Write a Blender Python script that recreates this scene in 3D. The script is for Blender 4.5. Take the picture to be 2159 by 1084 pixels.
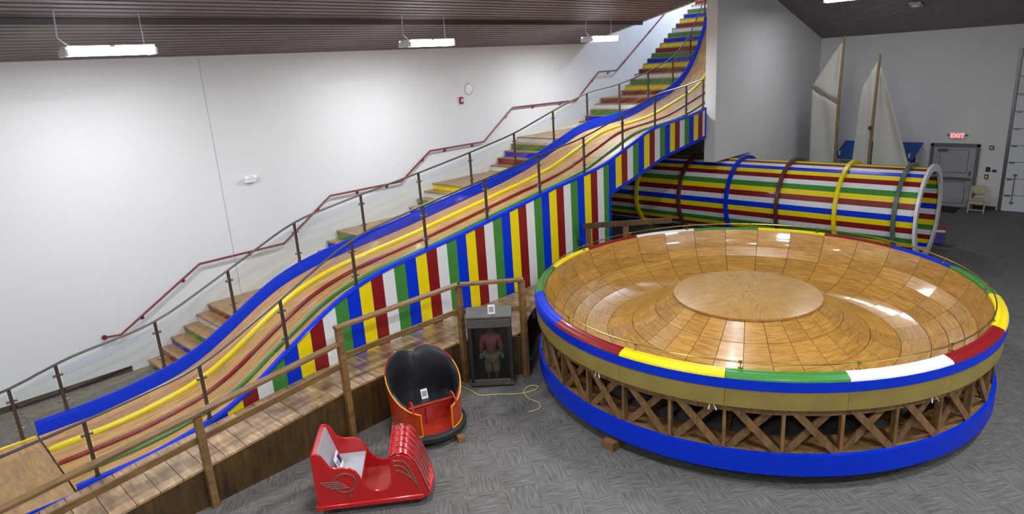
import bpy, bmesh, math, random
from mathutils import Vector, Matrix
random.seed(7)
PI = math.pi
for o in list(bpy.data.objects): bpy.data.objects.remove(o)
SC = bpy.context.scene
COL = SC.collection

# ------------------------------------------------------------------ camera
cam_d = bpy.data.cameras.new('camera'); cam = bpy.data.objects.new('camera', cam_d); COL.objects.link(cam)
cam_d.sensor_fit = 'HORIZONTAL'; cam_d.sensor_width = 36.0; cam_d.lens = 1392.41 / 2159 * 36.0
cam_d.clip_start = 0.05; cam_d.clip_end = 200
RT = (0.71857902, 0.69274181, -0.06126157); UP = (-0.14878963, 0.23919138, 0.95950463); BK = (0.67934221, -0.6803648, 0.27495071)
cam.matrix_world = Matrix(((RT[0], UP[0], BK[0], 0), (RT[1], UP[1], BK[1], 0), (RT[2], UP[2], BK[2], 5.7), (0, 0, 0, 1)))
SC.camera = cam
# ------------------------------------------------------------------ world, exposure
wd = bpy.data.worlds.new('world'); SC.world = wd; wd.use_nodes = True
wd.node_tree.nodes['Background'].inputs[0].default_value = (0.8, 0.88, 1.0, 1)
wd.node_tree.nodes['Background'].inputs[1].default_value = 0.3
SC.view_settings.view_transform = 'Standard'; SC.view_settings.look = 'None'
SC.view_settings.gamma = 1.0; SC.view_settings.use_curve_mapping = False
SC.view_settings.exposure = 0.46
LAMP_W = 130.0          # watts of one hanging fixture
LAMP_COL = (0.91, 0.95, 1.0)

# ------------------------------------------------------------------ helpers
def srgb(r, g, b):
    f = lambda c: (c / 255 / 12.92) if c / 255 <= 0.04045 else ((c / 255 + 0.055) / 1.055) ** 2.4
    return (f(r), f(g), f(b), 1)

MATS = {}
def new_mat(name):
    m = bpy.data.materials.new(name); m.use_nodes = True; MATS[name] = m
    return m, m.node_tree, m.node_tree.nodes['Principled BSDF']
def N(t, typ, **kw):
    n = t.nodes.new(typ)
    for k, v in kw.items(): setattr(n, k, v)
    return n
def paint(name, rgb, rough=0.35, metal=0.0, coat=0.0, var=0.06, scale=6.0, bump=0.0, emit=None, spec=0.5):
    m, t, b = new_mat(name)
    c = srgb(*rgb)
    tc = N(t, 'ShaderNodeTexCoord'); nz = N(t, 'ShaderNodeTexNoise'); nz.inputs['Scale'].default_value = scale; nz.inputs['Detail'].default_value = 4
    t.links.new(tc.outputs['Object'], nz.inputs['Vector'])
    rp = N(t, 'ShaderNodeValToRGB')
    rp.color_ramp.elements[0].position = 0.3; rp.color_ramp.elements[1].position = 0.75
    rp.color_ramp.elements[0].color = tuple(max(0, x * (1 - var)) for x in c[:3]) + (1,)
    rp.color_ramp.elements[1].color = tuple(min(1, x * (1 + var)) for x in c[:3]) + (1,)
    t.links.new(nz.outputs['Fac'], rp.inputs['Fac']); t.links.new(rp.outputs['Color'], b.inputs['Base Color'])
    b.inputs['Roughness'].default_value = rough; b.inputs['Metallic'].default_value = metal
    b.inputs['Specular IOR Level'].default_value = spec
    b.inputs['Coat Weight'].default_value = coat; b.inputs['Coat Roughness'].default_value = 0.08
    if bump:
        bp = N(t, 'ShaderNodeBump'); bp.inputs['Strength'].default_value = bump; bp.inputs['Distance'].default_value = 0.01
        n2 = N(t, 'ShaderNodeTexNoise'); n2.inputs['Scale'].default_value = scale * 12
        t.links.new(tc.outputs['Object'], n2.inputs['Vector']); t.links.new(n2.outputs['Fac'], bp.inputs['Height']); t.links.new(bp.outputs['Normal'], b.inputs['Normal'])
    if emit:
        b.inputs['Emission Color'].default_value = srgb(*rgb) if emit is True else (1, 1, 1, 1)
    return m
def wood(name, dark, light, stretch=(1, 8, 8), scale=2.0, rough=0.4, coat=0.0, uv=False, rand=0.25, strips=0.0, knots=0.0, coatr=0.12):
    """stretched noise grain; object-random brightness; optional narrow strips along u"""
    m, t, b = new_mat(name)
    tc = N(t, 'ShaderNodeTexCoord'); mp = N(t, 'ShaderNodeMapping'); mp.inputs['Scale'].default_value = stretch
    t.links.new(tc.outputs['UV' if uv else 'Object'], mp.inputs['Vector'])
    oi = N(t, 'ShaderNodeObjectInfo')
    add = N(t, 'ShaderNodeVectorMath', operation='ADD'); sc = N(t, 'ShaderNodeVectorMath', operation='SCALE'); sc.inputs['Scale'].default_value = 37.0
    cx = N(t, 'ShaderNodeCombineXYZ'); t.links.new(oi.outputs['Random'], cx.inputs[0]); t.links.new(oi.outputs['Random'], cx.inputs[1]); t.links.new(oi.outputs['Random'], cx.inputs[2])
    t.links.new(cx.outputs[0], sc.inputs[0]); t.links.new(mp.outputs[0], add.inputs[0]); t.links.new(sc.outputs[0], add.inputs[1])
    nz = N(t, 'ShaderNodeTexNoise'); nz.inputs['Scale'].default_value = scale; nz.inputs['Detail'].default_value = 7; nz.inputs['Roughness'].default_value = 0.62; nz.inputs['Distortion'].default_value = 0.4
    t.links.new(add.outputs[0], nz.inputs['Vector'])
    rp = N(t, 'ShaderNodeValToRGB'); rp.color_ramp.elements[0].position = 0.3; rp.color_ramp.elements[1].position = 0.72
    rp.color_ramp.elements[0].color = srgb(*dark); rp.color_ramp.elements[1].color = srgb(*light)
    t.links.new(nz.outputs['Fac'], rp.inputs['Fac'])
    last = rp.outputs['Color']
    if knots:
        n3 = N(t, 'ShaderNodeTexNoise'); n3.inputs['Scale'].default_value = 2.6; n3.inputs['Detail'].default_value = 3
        a3 = N(t, 'ShaderNodeVectorMath', operation='ADD'); t.links.new(tc.outputs['UV' if uv else 'Object'], a3.inputs[0]); t.links.new(sc.outputs[0], a3.inputs[1])
        t.links.new(a3.outputs[0], n3.inputs['Vector'])
        r3 = N(t, 'ShaderNodeValToRGB'); r3.color_ramp.elements[0].position = 0.38; r3.color_ramp.elements[1].position = 0.62
        r3.color_ramp.elements[0].color = (1 - knots, 1 - knots, 1 - knots, 1); r3.color_ramp.elements[1].color = (1, 1, 1, 1)
        t.links.new(n3.outputs['Fac'], r3.inputs['Fac'])
        mx = N(t, 'ShaderNodeMix', data_type='RGBA', blend_type='MULTIPLY'); mx.inputs[0].default_value = 1
        t.links.new(last, mx.inputs[6]); t.links.new(r3.outputs['Color'], mx.inputs[7]); last = mx.outputs[2]
    val = N(t, 'ShaderNodeMapRange'); val.inputs[3].default_value = 1 - rand; val.inputs[4].default_value = 1 + rand
    if strips:
        sx = N(t, 'ShaderNodeSeparateXYZ'); t.links.new(tc.outputs['UV'], sx.inputs[0])
        dv = N(t, 'ShaderNodeMath', operation='DIVIDE'); dv.inputs[1].default_value = strips; t.links.new(sx.outputs[0], dv.inputs[0])
        fl = N(t, 'ShaderNodeMath', operation='FLOOR'); t.links.new(dv.outputs[0], fl.inputs[0])
        dl = N(t, 'ShaderNodeMath', operation='DIVIDE'); dl.inputs[1].default_value = 1.9; t.links.new(sx.outputs[1], dl.inputs[0])
        ad = N(t, 'ShaderNodeMath', operation='MULTIPLY_ADD'); ad.inputs[1].default_value = 0.377; t.links.new(fl.outputs[0], ad.inputs[0]); t.links.new(dl.outputs[0], ad.inputs[2])
        f2 = N(t, 'ShaderNodeMath', operation='FLOOR'); t.links.new(ad.outputs[0], f2.inputs[0])
        c2 = N(t, 'ShaderNodeCombineXYZ'); t.links.new(fl.outputs[0], c2.inputs[0]); t.links.new(f2.outputs[0], c2.inputs[1])
        wn = N(t, 'ShaderNodeTexWhiteNoise', noise_dimensions='2D'); t.links.new(c2.outputs[0], wn.inputs['Vector'])
        t.links.new(wn.outputs['Value'], val.inputs[0])
    else:
        t.links.new(oi.outputs['Random'], val.inputs[0])
    hs = N(t, 'ShaderNodeHueSaturation'); t.links.new(val.outputs[0], hs.inputs['Value']); t.links.new(last, hs.inputs['Color'])
    t.links.new(hs.outputs[0], b.inputs['Base Color'])
    b.inputs['Roughness'].default_value = rough; b.inputs['Coat Weight'].default_value = coat; b.inputs['Coat Roughness'].default_value = coatr
    bp = N(t, 'ShaderNodeBump'); bp.inputs['Strength'].default_value = 0.15; bp.inputs['Distance'].default_value = 0.004
    t.links.new(nz.outputs['Fac'], bp.inputs['Height']); t.links.new(bp.outputs['Normal'], b.inputs['Normal'])
    return m

class MB:
    def __init__(s): s.v = []; s.f = []; s.uv = {}; s.sm = []
    def pts(s, ps): i = len(s.v); s.v += [tuple(p) for p in ps]; return i
    def face(s, idx, smooth=False): s.f.append(tuple(idx)); s.sm.append(smooth)
    def box(s, c, d, rz=0.0, M=None):
        x, y, z = d[0] / 2, d[1] / 2, d[2] / 2
        P = [Vector((a * x, b * y, e * z)) for e in (-1, 1) for b in (-1, 1) for a in (-1, 1)]
        Rm = M if M is not None else Matrix.Rotation(rz, 3, 'Z')
        i = s.pts([Rm @ p + Vector(c) for p in P])
        for q in ((0, 2, 3, 1), (4, 5, 7, 6), (0, 1, 5, 4), (2, 6, 7, 3), (0, 4, 6, 2), (1, 3, 7, 5)): s.face([i + k for k in q])
        return s
    def bar(s, a, b, w, h, up=(0, 0, 1)):
        a = Vector(a); b = Vector(b); y = (b - a); L = y.length; y.normalize(); u = Vector(up)
        x = y.cross(u); x.normalize(); z = x.cross(y)
        M = Matrix((x, y, z)).transposed()
        return s.box((a + b) / 2, (w, L, h), M=M)
    def tube(s, path, r, n=8, closed=False, caps=True):
        P = [Vector(p) for p in path]; m = len(P); rad = r if isinstance(r, (list, tuple)) else [r] * m
        base = len(s.v); prev = None
        for k in range(m):
            if closed: tdir = P[(k + 1) % m] - P[k - 1]
            else: tdir = P[min(k + 1, m - 1)] - P[max(k - 1, 0)]
            tdir.normalize()
            if prev is None:
                u = Vector((0, 0, 1)) if abs(tdir.z) < 0.9 else Vector((1, 0, 0))
                x = tdir.cross(u)
            else: x = prev - tdir * prev.dot(tdir)
            x.normalize(); y = tdir.cross(x); prev = x
            s.pts([P[k] + (x * math.cos(2 * PI * j / n) + y * math.sin(2 * PI * j / n)) * rad[k] for j in range(n)])
        for k in range(m if closed else m - 1):
            a = base + k * n; b = base + ((k + 1) % m) * n
            for j in range(n): s.face((a + j, a + (j + 1) % n, b + (j + 1) % n, b + j), True)
        if caps and not closed:
            s.face([base + j for j in range(n)][::-1]); s.face([base + (m - 1) * n + j for j in range(n)])
        return s
    def prism(s, poly, axis, t0, t1):
        """poly in the two other axes, extruded between t0 and t1 along axis"""
        def mk(p, t):
            return {'x': (t, p[0], p[1]), 'y': (p[0], t, p[1]), 'z': (p[0], p[1], t)}[axis]
        n = len(poly); i = s.pts([mk(p, t0) for p in poly]); j = s.pts([mk(p, t1) for p in poly])
        s.face(list(range(i, i + n))[::-1]); s.face(range(j, j + n))
        for k in range(n): s.face((i + k, i + (k + 1) % n, j + (k + 1) % n, j + k))
        return s
    def strip(s, secs, closed_sec=True, cap=True, smooth=False, uvs=None, loop=False):
        """secs: list of cross-sections (same length) joined in order"""
        n = len(secs[0]); base = [s.pts(q) for q in secs]; m = len(secs)
        if uvs:
            for k in range(m):
                for j in range(n): s.uv[base[k] + j] = uvs[k][j]
        for k in range(m if loop else m - 1):
            a, b = base[k], base[(k + 1) % m]
            for j in range(n if closed_sec else n - 1):
                s.face((a + j, a + (j + 1) % n, b + (j + 1) % n, b + j), smooth)
        if cap and closed_sec and not loop:
            s.face([base[0] + j for j in range(n)][::-1]); s.face([base[-1] + j for j in range(n)])
        return s
    def lathe(s, prof, n=32, c=(0, 0, 0), a0=0.0, a1=2 * PI, closed_prof=False, smooth=True):
        full = abs(a1 - a0 - 2 * PI) < 1e-6
        secs = []
        for k in range(n if full else n + 1):
            a = a0 + (a1 - a0) * k / n
            secs.append([(c[0] + r * math.cos(a), c[1] + r * math.sin(a), c[2] + z) for r, z in prof])
        return s.strip(secs, closed_sec=closed_prof, cap=True, smooth=smooth, loop=full)
    def mesh(s, name, mat):
        me = bpy.data.meshes.new(name); me.from_pydata(s.v, [], s.f)
        me.polygons.foreach_set('use_smooth', s.sm)
        if s.uv:
            ul = me.uv_layers.new(name='UVMap')
            for l in me.loops: ul.data[l.index].uv = s.uv.get(l.vertex_index, (0, 0))
        bm = bmesh.new(); bm.from_mesh(me); bmesh.ops.recalc_face_normals(bm, faces=bm.faces); bm.to_mesh(me); bm.free()
        me.materials.append(MATS[mat] if isinstance(mat, str) else mat)
        me.set_sharp_from_angle(angle=math.radians(38))
        return me
    def build(s, name, mat, parent=None, bevel=0.0, loc=None, rz=None, subsurf=0, label=None):
        o = bpy.data.objects.new(name, s.mesh(name, mat)); COL.objects.link(o)
        if parent: o.parent = parent
        if loc: o.location = loc
        if rz is not None: o.rotation_euler = (0, 0, rz)
        if bevel:
            b = o.modifiers.new('bevel', 'BEVEL'); b.width = bevel; b.segments = 2; b.limit_method = 'ANGLE'
        if subsurf:
            b = o.modifiers.new('sub', 'SUBSURF'); b.levels = subsurf; b.render_levels = subsurf
        if label: o['label'] = label
        return o
def inst(me, name, parent, loc=(0, 0, 0), rot=(0, 0, 0)):
    o = bpy.data.objects.new(name, me); COL.objects.link(o); o.parent = parent; o.location = loc; o.rotation_euler = rot
    return o
def thing(name, label, cat, loc=(0, 0, 0), rz=0.0, group=None):
    o = bpy.data.objects.new(name, None); COL.objects.link(o); o.location = loc; o.rotation_euler = (0, 0, rz); o.empty_display_size = 0.2
    return tag(o, label, cat, group)
def tag(o, label, cat, group=None):
    o['label'] = label; o['category'] = cat
    if group: o['group'] = group
    return o
def struct(o, label=None, cat=None):
    o['kind'] = 'structure'
    if label: o['label'] = label
    if cat: o['category'] = cat
    return o
def interp(tab, x):
    if x <= tab[0][0]: return tab[0][1]
    for (a, b), (c, d) in zip(tab, tab[1:]):
        if x <= c:
            return b + (d - b) * (x - a) / (c - a)
    return tab[-1][1]
def smooth_tab(tab, step=0.1, w=0.45):
    """resample and smooth a table"""
    xs = []; x = tab[0][0]
    while x <= tab[-1][0] + 1e-6: xs.append(x); x += step
    out = []
    for x in xs:
        ws = [(-w, .25), (-w / 2, .5), (0, .5), (w / 2, .5), (w, .25)]
        e = min(1.0, (x - tab[0][0]) / w, (tab[-1][0] - x) / w); e = max(e, 0)
        out.append((x, sum(k * interp(tab, x + dx * e) for dx, k in ws) / 2.0))
    return out
def text_mesh(body, size, name, mat, parent, loc, rot, ext=0.002):
    cu = bpy.data.curves.new(name, 'FONT'); cu.body = body; cu.size = size; cu.extrude = ext; cu.align_x = 'CENTER'; cu.align_y = 'CENTER'
    tmp = bpy.data.objects.new(name, cu); COL.objects.link(tmp)
    dg = bpy.context.evaluated_depsgraph_get(); me = bpy.data.meshes.new_from_object(tmp.evaluated_get(dg))
    bpy.data.objects.remove(tmp); me.materials.clear(); me.materials.append(MATS[mat])
    o = bpy.data.objects.new(name, me); COL.objects.link(o); o.parent = parent; o.location = loc; o.rotation_euler = rot
    return o

# ------------------------------------------------------------------ materials
paint('wall_white', (222, 222, 222), 0.7, var=0.02, scale=0.6, bump=0.06)
paint('tower_white', (222, 222, 222), 0.7, var=0.02, scale=0.6)
paint('black_rubber', (38, 38, 40), 0.6)
paint('ceiling_metal', (128, 116, 118), 0.5, var=0.12, scale=1.5, metal=0.2)
paint('steel_dark', (62, 52, 48), 0.5)
paint('blue', (0, 50, 205), 0.42, coat=0.05, var=0.04, spec=0.22)
paint('yellow', (240, 214, 14), 0.35, coat=0.12, var=0.04, spec=0.35)
paint('red', (132, 24, 28), 0.36, coat=0.12, var=0.05, spec=0.35)
paint('green', (64, 134, 58), 0.36, coat=0.12, var=0.05, spec=0.35)
paint('white', (226, 226, 226), 0.3, coat=0.3, var=0.02)
paint('rail_metal', (92, 88, 86), 0.35, metal=0.6)
paint('rail_red', (118, 34, 44), 0.4)
paint('bronze_post', (84, 70, 62), 0.4, metal=0.4)
paint('clip_metal', (150, 150, 150), 0.3, metal=0.8)
paint('olive_ply', (150, 132, 66), 0.6, var=0.12, scale=2.5)
paint('brass', (190, 165, 90), 0.25, metal=0.9)
paint('car_red', (196, 20, 24), 0.22, coat=0.6, var=0.04)
paint('tub_orange', (190, 62, 20), 0.3, coat=0.4, var=0.12, scale=3)
paint('tub_red', (176, 48, 30), 0.35, coat=0.3)
paint('pipe_yellow', (235, 160, 20), 0.4)
paint('seat_black', (30, 31, 34), 0.33, var=0.2, scale=5)
paint('seat_grey', (176, 178, 186), 0.35)
paint('chrome', (205, 200, 205), 0.12, metal=1.0)
paint('trim_grey', (150, 122, 108), 0.3, metal=0.5)
paint('cab_grey', (88, 84, 78), 0.5, var=0.15)
paint('cab_dark', (40, 39, 40), 0.5, var=0.2)
paint('paper', (236, 236, 240), 0.7, var=0.01)
paint('ink_purple', (82, 40, 78), 0.7)
paint('ink_grey', (150, 150, 158), 0.7)
paint('cord', (196, 194, 120), 0.6)
paint('mast_wood', (140, 108, 70), 0.5, var=0.2)
paint('sail', (190, 186, 176), 0.8, var=0.05, scale=2.5, bump=0.1)
paint('hull', (150, 150, 150), 0.5)
paint('booth_blue', (24, 84, 165), 0.6)
paint('door_grey', (168, 168, 172), 0.5)
paint('frame_grey', (112, 108, 102), 0.5)
paint('garage_white', (215, 217, 222), 0.5, var=0.03)
paint('beige', (196, 186, 150), 0.5)
paint('dev_grey', (96, 92, 96), 0.5)
paint('dev_red', (150, 30, 34), 0.5)
paint('mat_black', (32, 32, 36), 0.9)
paint('skin_doll', (150, 104, 92), 0.6)
paint('doll_pink', (186, 96, 92), 0.8)
paint('doll_tan', (170, 150, 116), 0.8)
paint('doll_green', (110, 190, 90), 0.7)
paint('hair_dark', (50, 36, 30), 0.8)
paint('purple', (74, 60, 150), 0.5)
paint('lamp_white', (235, 235, 240), 0.4)
wood('slide_wood', (156, 110, 60), (212, 164, 102), (16, 1.6, 8), 1.3, 0.45, coat=0.06, uv=True, rand=0.14, strips=0.06)
wood('bowl_wood', (148, 102, 40), (198, 150, 74), (3, 22, 8), 1.1, 0.3, coat=0.8, uv=True, rand=0.13, coatr=0.07)
wood('disc_wood', (148, 106, 48), (194, 150, 82), (30, 3, 8), 1.1, 0.32, coat=0.45, uv=True, rand=0.07)
wood('ramp_wood', (146, 112, 78), (212, 176, 136), (2, 12, 12), 1.2, 0.3, coat=0.25, rand=0.12, knots=0.4)
wood('ramp_side', (56, 40, 18), (98, 72, 36), (10, 10, 1.2), 1.6, 0.5, rand=0.05, knots=0.25)
wood('rail_wood', (104, 76, 44), (148, 112, 68), (10, 2, 10), 1.4, 0.45, rand=0.08)
wood('tread_wood', (120, 88, 56), (174, 136, 94), (2, 10, 10), 1.2, 0.4, coat=0.15, rand=0.08)
wood('runout_wood', (140, 100, 54), (186, 142, 88), (2.5, 12, 8), 1.4, 0.3, coat=0.35, uv=True, rand=0.06)
wood('truss_wood', (96, 68, 38), (148, 112, 68), (8, 8, 2), 1.4, 0.6, rand=0.14)
# carpet: streaks that change direction from patch to patch
m, t, b = new_mat('carpet')
tc = N(t, 'ShaderNodeTexCoord'); mp = N(t, 'ShaderNodeMapping'); mp.inputs['Rotation'].default_value = (0, 0, 0.62)
t.links.new(tc.outputs['Object'], mp.inputs['Vector'])
ck = N(t, 'ShaderNodeTexChecker'); ck.inputs['Scale'].default_value = 2.0; ck.inputs['Color1'].default_value = (0, 0, 0, 1); ck.inputs['Color2'].default_value = (1, 1, 1, 1)
t.links.new(mp.outputs[0], ck.inputs['Vector'])
outs = []
for st in ((2.2, 26, 1), (26, 2.2, 1)):
    m2 = N(t, 'ShaderNodeMapping'); m2.inputs['Scale'].default_value = st; t.links.new(mp.outputs[0], m2.inputs['Vector'])
    nz = N(t, 'ShaderNodeTexNoise'); nz.inputs['Scale'].default_value = 1.5; nz.inputs['Detail'].default_value = 5; nz.inputs['Roughness'].default_value = 0.7
    t.links.new(m2.outputs[0], nz.inputs['Vector']); outs.append(nz.outputs['Fac'])
mx = N(t, 'ShaderNodeMix', data_type='FLOAT'); t.links.new(ck.outputs['Fac'], mx.inputs[0]); t.links.new(outs[0], mx.inputs[2]); t.links.new(outs[1], mx.inputs[3])
rp = N(t, 'ShaderNodeValToRGB'); rp.color_ramp.elements[0].position = 0.33; rp.color_ramp.elements[1].position = 0.7
rp.color_ramp.elements[0].color = srgb(78, 75, 71); rp.color_ramp.elements[1].color = srgb(130, 127, 123)
t.links.new(mx.outputs[0], rp.inputs['Fac']); t.links.new(rp.outputs['Color'], b.inputs['Base Color']); b.inputs['Roughness'].default_value = 0.85
b.inputs['Specular IOR Level'].default_value = 0.25
# clear glass: see-through with a fresnel sheen
def schlick(t, f0):
    ge = N(t, 'ShaderNodeNewGeometry'); dt = N(t, 'ShaderNodeVectorMath', operation='DOT_PRODUCT'); t.links.new(ge.outputs['Normal'], dt.inputs[0]); t.links.new(ge.outputs['Incoming'], dt.inputs[1])
    ab = N(t, 'ShaderNodeMath', operation='ABSOLUTE'); t.links.new(dt.outputs['Value'], ab.inputs[0])
    om = N(t, 'ShaderNodeMath', operation='SUBTRACT'); om.inputs[0].default_value = 1.0; t.links.new(ab.outputs[0], om.inputs[1])
    pw = N(t, 'ShaderNodeMath', operation='POWER'); pw.inputs[1].default_value = 5.0; t.links.new(om.outputs[0], pw.inputs[0])
    ma = N(t, 'ShaderNodeMath', operation='MULTIPLY_ADD'); ma.inputs[1].default_value = (1 - f0) * 0.8; ma.inputs[2].default_value = f0; t.links.new(pw.outputs[0], ma.inputs[0])
    return ma
m, t, b = new_mat('glass')
t.nodes.remove(b); out = t.nodes['Material Output']
tr = N(t, 'ShaderNodeBsdfTransparent'); tr.inputs[0].default_value = (0.95, 0.97, 0.96, 1)
gl = N(t, 'ShaderNodeBsdfGlossy'); gl.inputs['Roughness'].default_value = 0.03; fr = schlick(t, 0.06)
ms = N(t, 'ShaderNodeMixShader'); t.links.new(fr.outputs[0], ms.inputs[0]); t.links.new(tr.outputs[0], ms.inputs[1]); t.links.new(gl.outputs[0], ms.inputs[2]); t.links.new(ms.outputs[0], out.inputs[0])
m, t, b = new_mat('dark_glass')
t.nodes.remove(b); out = t.nodes['Material Output']
tr = N(t, 'ShaderNodeBsdfTransparent'); tr.inputs[0].default_value = (0.7, 0.7, 0.7, 1)
gl = N(t, 'ShaderNodeBsdfGlossy'); gl.inputs['Roughness'].default_value = 0.12; fr = schlick(t, 0.05)
ms = N(t, 'ShaderNodeMixShader'); t.links.new(fr.outputs[0], ms.inputs[0]); t.links.new(tr.outputs[0], ms.inputs[1]); t.links.new(gl.outputs[0], ms.inputs[2]); t.links.new(ms.outputs[0], out.inputs[0])
for nm, c, s in (('tube_glow', (0.95, 0.97, 1, 1), 9.0), ('exit_glow', (1, 0.08, 0.1, 1), 4.0)):
    m, t, b = new_mat(nm); b.inputs['Base Color'].default_value = c; b.inputs['Emission Color'].default_value = c; b.inputs['Emission Strength'].default_value = s

# ================================================================== the room
WX, BY, PX, TY = -15.0, 27.3, -9.85, 19.25      # left wall, back wall, partition face, tower edge
XR, YF = 9.0, -10.0
o = MB().box(((WX + XR) / 2 - 1, (YF + 31) / 2, -0.05), (XR - WX + 3, 31 - YF + 2, 0.1)).build('floor', 'carpet'); struct(o)
def zl(x): return 6.35 + 0.22 * (x - WX) if x <= 0 else 9.65 - 0.22 * x
def zr(y): return 6.05 + 0.3 * (BY - y)
o = MB().box((WX - 0.1, (YF + 31) / 2, 6.0), (0.2, 31 - YF, 12.0)).build('wall_left', 'wall_white'); struct(o)
o = MB().box(((PX - 0.35 + XR) / 2, BY + 0.1, 3.2), (XR - PX + 0.35, 0.2, 6.4)).build('wall_back', 'wall_white'); struct(o)
o = MB().box((XR + 0.1, (YF + BY) / 2, 5), (0.2, BY - YF, 10.0)).build('wall_right', 'wall_white'); struct(o)
o = MB().box(((WX + XR) / 2, YF - 0.1, 5), (XR - WX, 0.2, 10.0)).build('wall_front', 'wall_white'); struct(o)
# partition beside the slide, with the passage that the barrel runs through
mb = MB(); mb.prism([(19.0, 2.5), (21.5, 2.5), (21.5, 0), (BY, 0), (BY, 11.6), (19.0, 11.6)], 'x', PX - 0.35, PX)
o = mb.build('wall_partition', 'wall_white'); struct(o)
o = MB().box((-12.1, 21.62, 2.0), (3.8, 0.16, 4.0)).build('wall_underslide', 'wall_white'); struct(o)
# stair tower above the hall roof
o = MB().box((WX + 2.4, 30.1, 6), (4.8, 0.2, 12)).build('wall_tower', 'tower_white'); struct(o)
o = MB().box((-10.0, 28.7, 6), (0.3, 2.7, 12)).build('wall_landing', 'tower_white'); struct(o)
mb = MB(); mb.prism([(WX, zl(WX) - 0.0), (PX - 0.35, zl(PX - 0.35)), (PX - 0.35, 11.6), (WX, 11.6)], 'y', TY, TY + 0.15)
o = mb.build('wall_tower_edge', 'tower_white'); struct(o)
o = MB().box((WX + 2.5, 24.7, 11.7), (5.4, 11.2, 0.2)).build('ceiling_tower', 'tower_white'); struct(o)
# ribbed metal hall ceiling: left slope, right slope of the ridge, back slope
mb = MB(); P = 0.18
x = WX
while x < XR:
    for a, bb, dz in ((0, 0.11, 0.0), (0.11, P, 0.035)):
        x0, x1 = x + a, min(x + bb, XR)
        if x0 >= x1: continue
        def ye(xx):
            if xx < PX - 0.3: return TY
            if xx <= 0: return BY - (0.3 + 0.22 * (xx - WX)) / 0.3
            return BY - (3.6 - 0.22 * xx) / 0.3
        i = mb.pts([(x0, YF, zl(x0) + dz), (x1, YF, zl(x1) + dz), (x1, ye((x0 + x1) / 2), zl(x1) + dz), (x0, ye((x0 + x1) / 2), zl(x0) + dz)])
        mb.face((i, i + 1, i + 2, i + 3))
        i = mb.pts([(x1, YF, zl(x1)), (x1, YF, zl(x1) + 0.035), (x1, ye(x1), zl(x1) + 0.035), (x1, ye(x1), zl(x1))]); mb.face((i, i + 1, i + 2, i + 3))
    x += P
o = mb.build('ceiling', 'ceiling_metal'); struct(o)
mb = MB(); y = BY
while y > 14.5:
    for a, bb, dz in ((0, 0.11, 0.0), (0.11, P, 0.035)):
        y0, y1 = y - a, y - bb
        def xs(yy): return max(PX, WX + ((BY - yy) * 0.3 - 0.3) / 0.22 - 0.1)
        def xe(yy): return min(XR, (3.6 - (BY - yy) * 0.3) / -0.22 * -1 + 0.1) if (BY - yy) > 5.4 else XR
        if xs(y0) >= xe(y0): continue
        i = mb.pts([(xs(y0), y0, zr(y0) + dz), (xe(y0), y0, zr(y0) + dz), (xe(y1), y1, zr(y1) + dz), (xs(y1), y1, zr(y1) + dz)]); mb.face((i, i + 1, i + 2, i + 3))
        i = mb.pts([(xs(y1), y1, zr(y1)), (xe(y1), y1, zr(y1)), (xe(y1), y1, zr(y1) + 0.035), (xs(y1), y1, zr(y1) + 0.035)]); mb.face((i, i + 1, i + 2, i + 3))
    y -= P
o = mb.build('ceiling_back', 'ceiling_metal'); struct(o)
o = MB().bar((-12.62, YF, zl(-12.62) - 0.05), (-12.62, TY, zl(-12.62) - 0.05), 0.09, 0.1).build('trim_1', 'steel_dark'); struct(o)
# baseboards and the wall joint
o = MB().box((WX + 0.01, (YF + 3.4) / 2, 0.06), (0.02, 3.4 - YF, 0.12)).build('baseboard_left', 'black_rubber'); struct(o)
mb = MB(); mb.box((-7.85, BY - 0.01, 0.06), (4.0, 0.02, 0.12)); mb.box((-4.05, BY - 0.01, 0.06), (0.66, 0.02, 0.12))
o = mb.build('baseboard_back', 'black_rubber'); struct(o)
o = MB().box((WX + 0.003, 5.95, 3.17), (0.006, 0.012, 6.3)).build('trim_2', 'seat_grey'); struct(o)

# exit door in the back wall
d = bpy.data.objects.new('door_1', None); COL.objects.link(d); d.location = (-5.1, BY, 0); struct(d, 'grey steel exit door with a wide push bar in the back wall', 'door')
f = MB(); f.box((-0.68, -0.03, 1.11), (0.09, 0.14, 2.22)); f.box((0.68, -0.03, 1.11), (0.09, 0.14, 2.22)); f.box((0, -0.03, 2.18), (1.45, 0.14, 0.1)); f.build('door_frame', 'frame_grey', d, bevel=0.004)
lf = MB().box((0, -0.02, 1.065), (1.27, 0.05, 2.11)).build('door_leaf', 'door_grey', d, bevel=0.004)
for zz, hh in ((1.62, 0.8), (0.52, 0.75)):
    q = MB()
    for sx in (-0.42, 0.42): q.box((sx, -0.05, zz), (0.015, 0.012, hh))
    for sz in (-hh / 2, hh / 2): q.box((0, -0.05, zz + sz), (0.85, 0.012, 0.015))
    q.build('panel_moulding', 'frame_grey', lf)
q = MB(); q.box((0, -0.1, 1.02), (1.15, 0.06, 0.09)); q.box((-0.5, -0.06, 1.02), (0.06, 0.08, 0.06)); q.box((0.5, -0.06, 1.02), (0.06, 0.08, 0.06)); q.build('push_bar', 'clip_metal', d, bevel=0.006)
q = MB(); q.box((0.52, -0.07, 1.22), (0.05, 0.05, 0.14)); q.box((-0.35, -0.08, 2.0), (0.3, 0.07, 0.07)); q.build('lock_and_closer', 'dev_grey', d)
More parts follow.
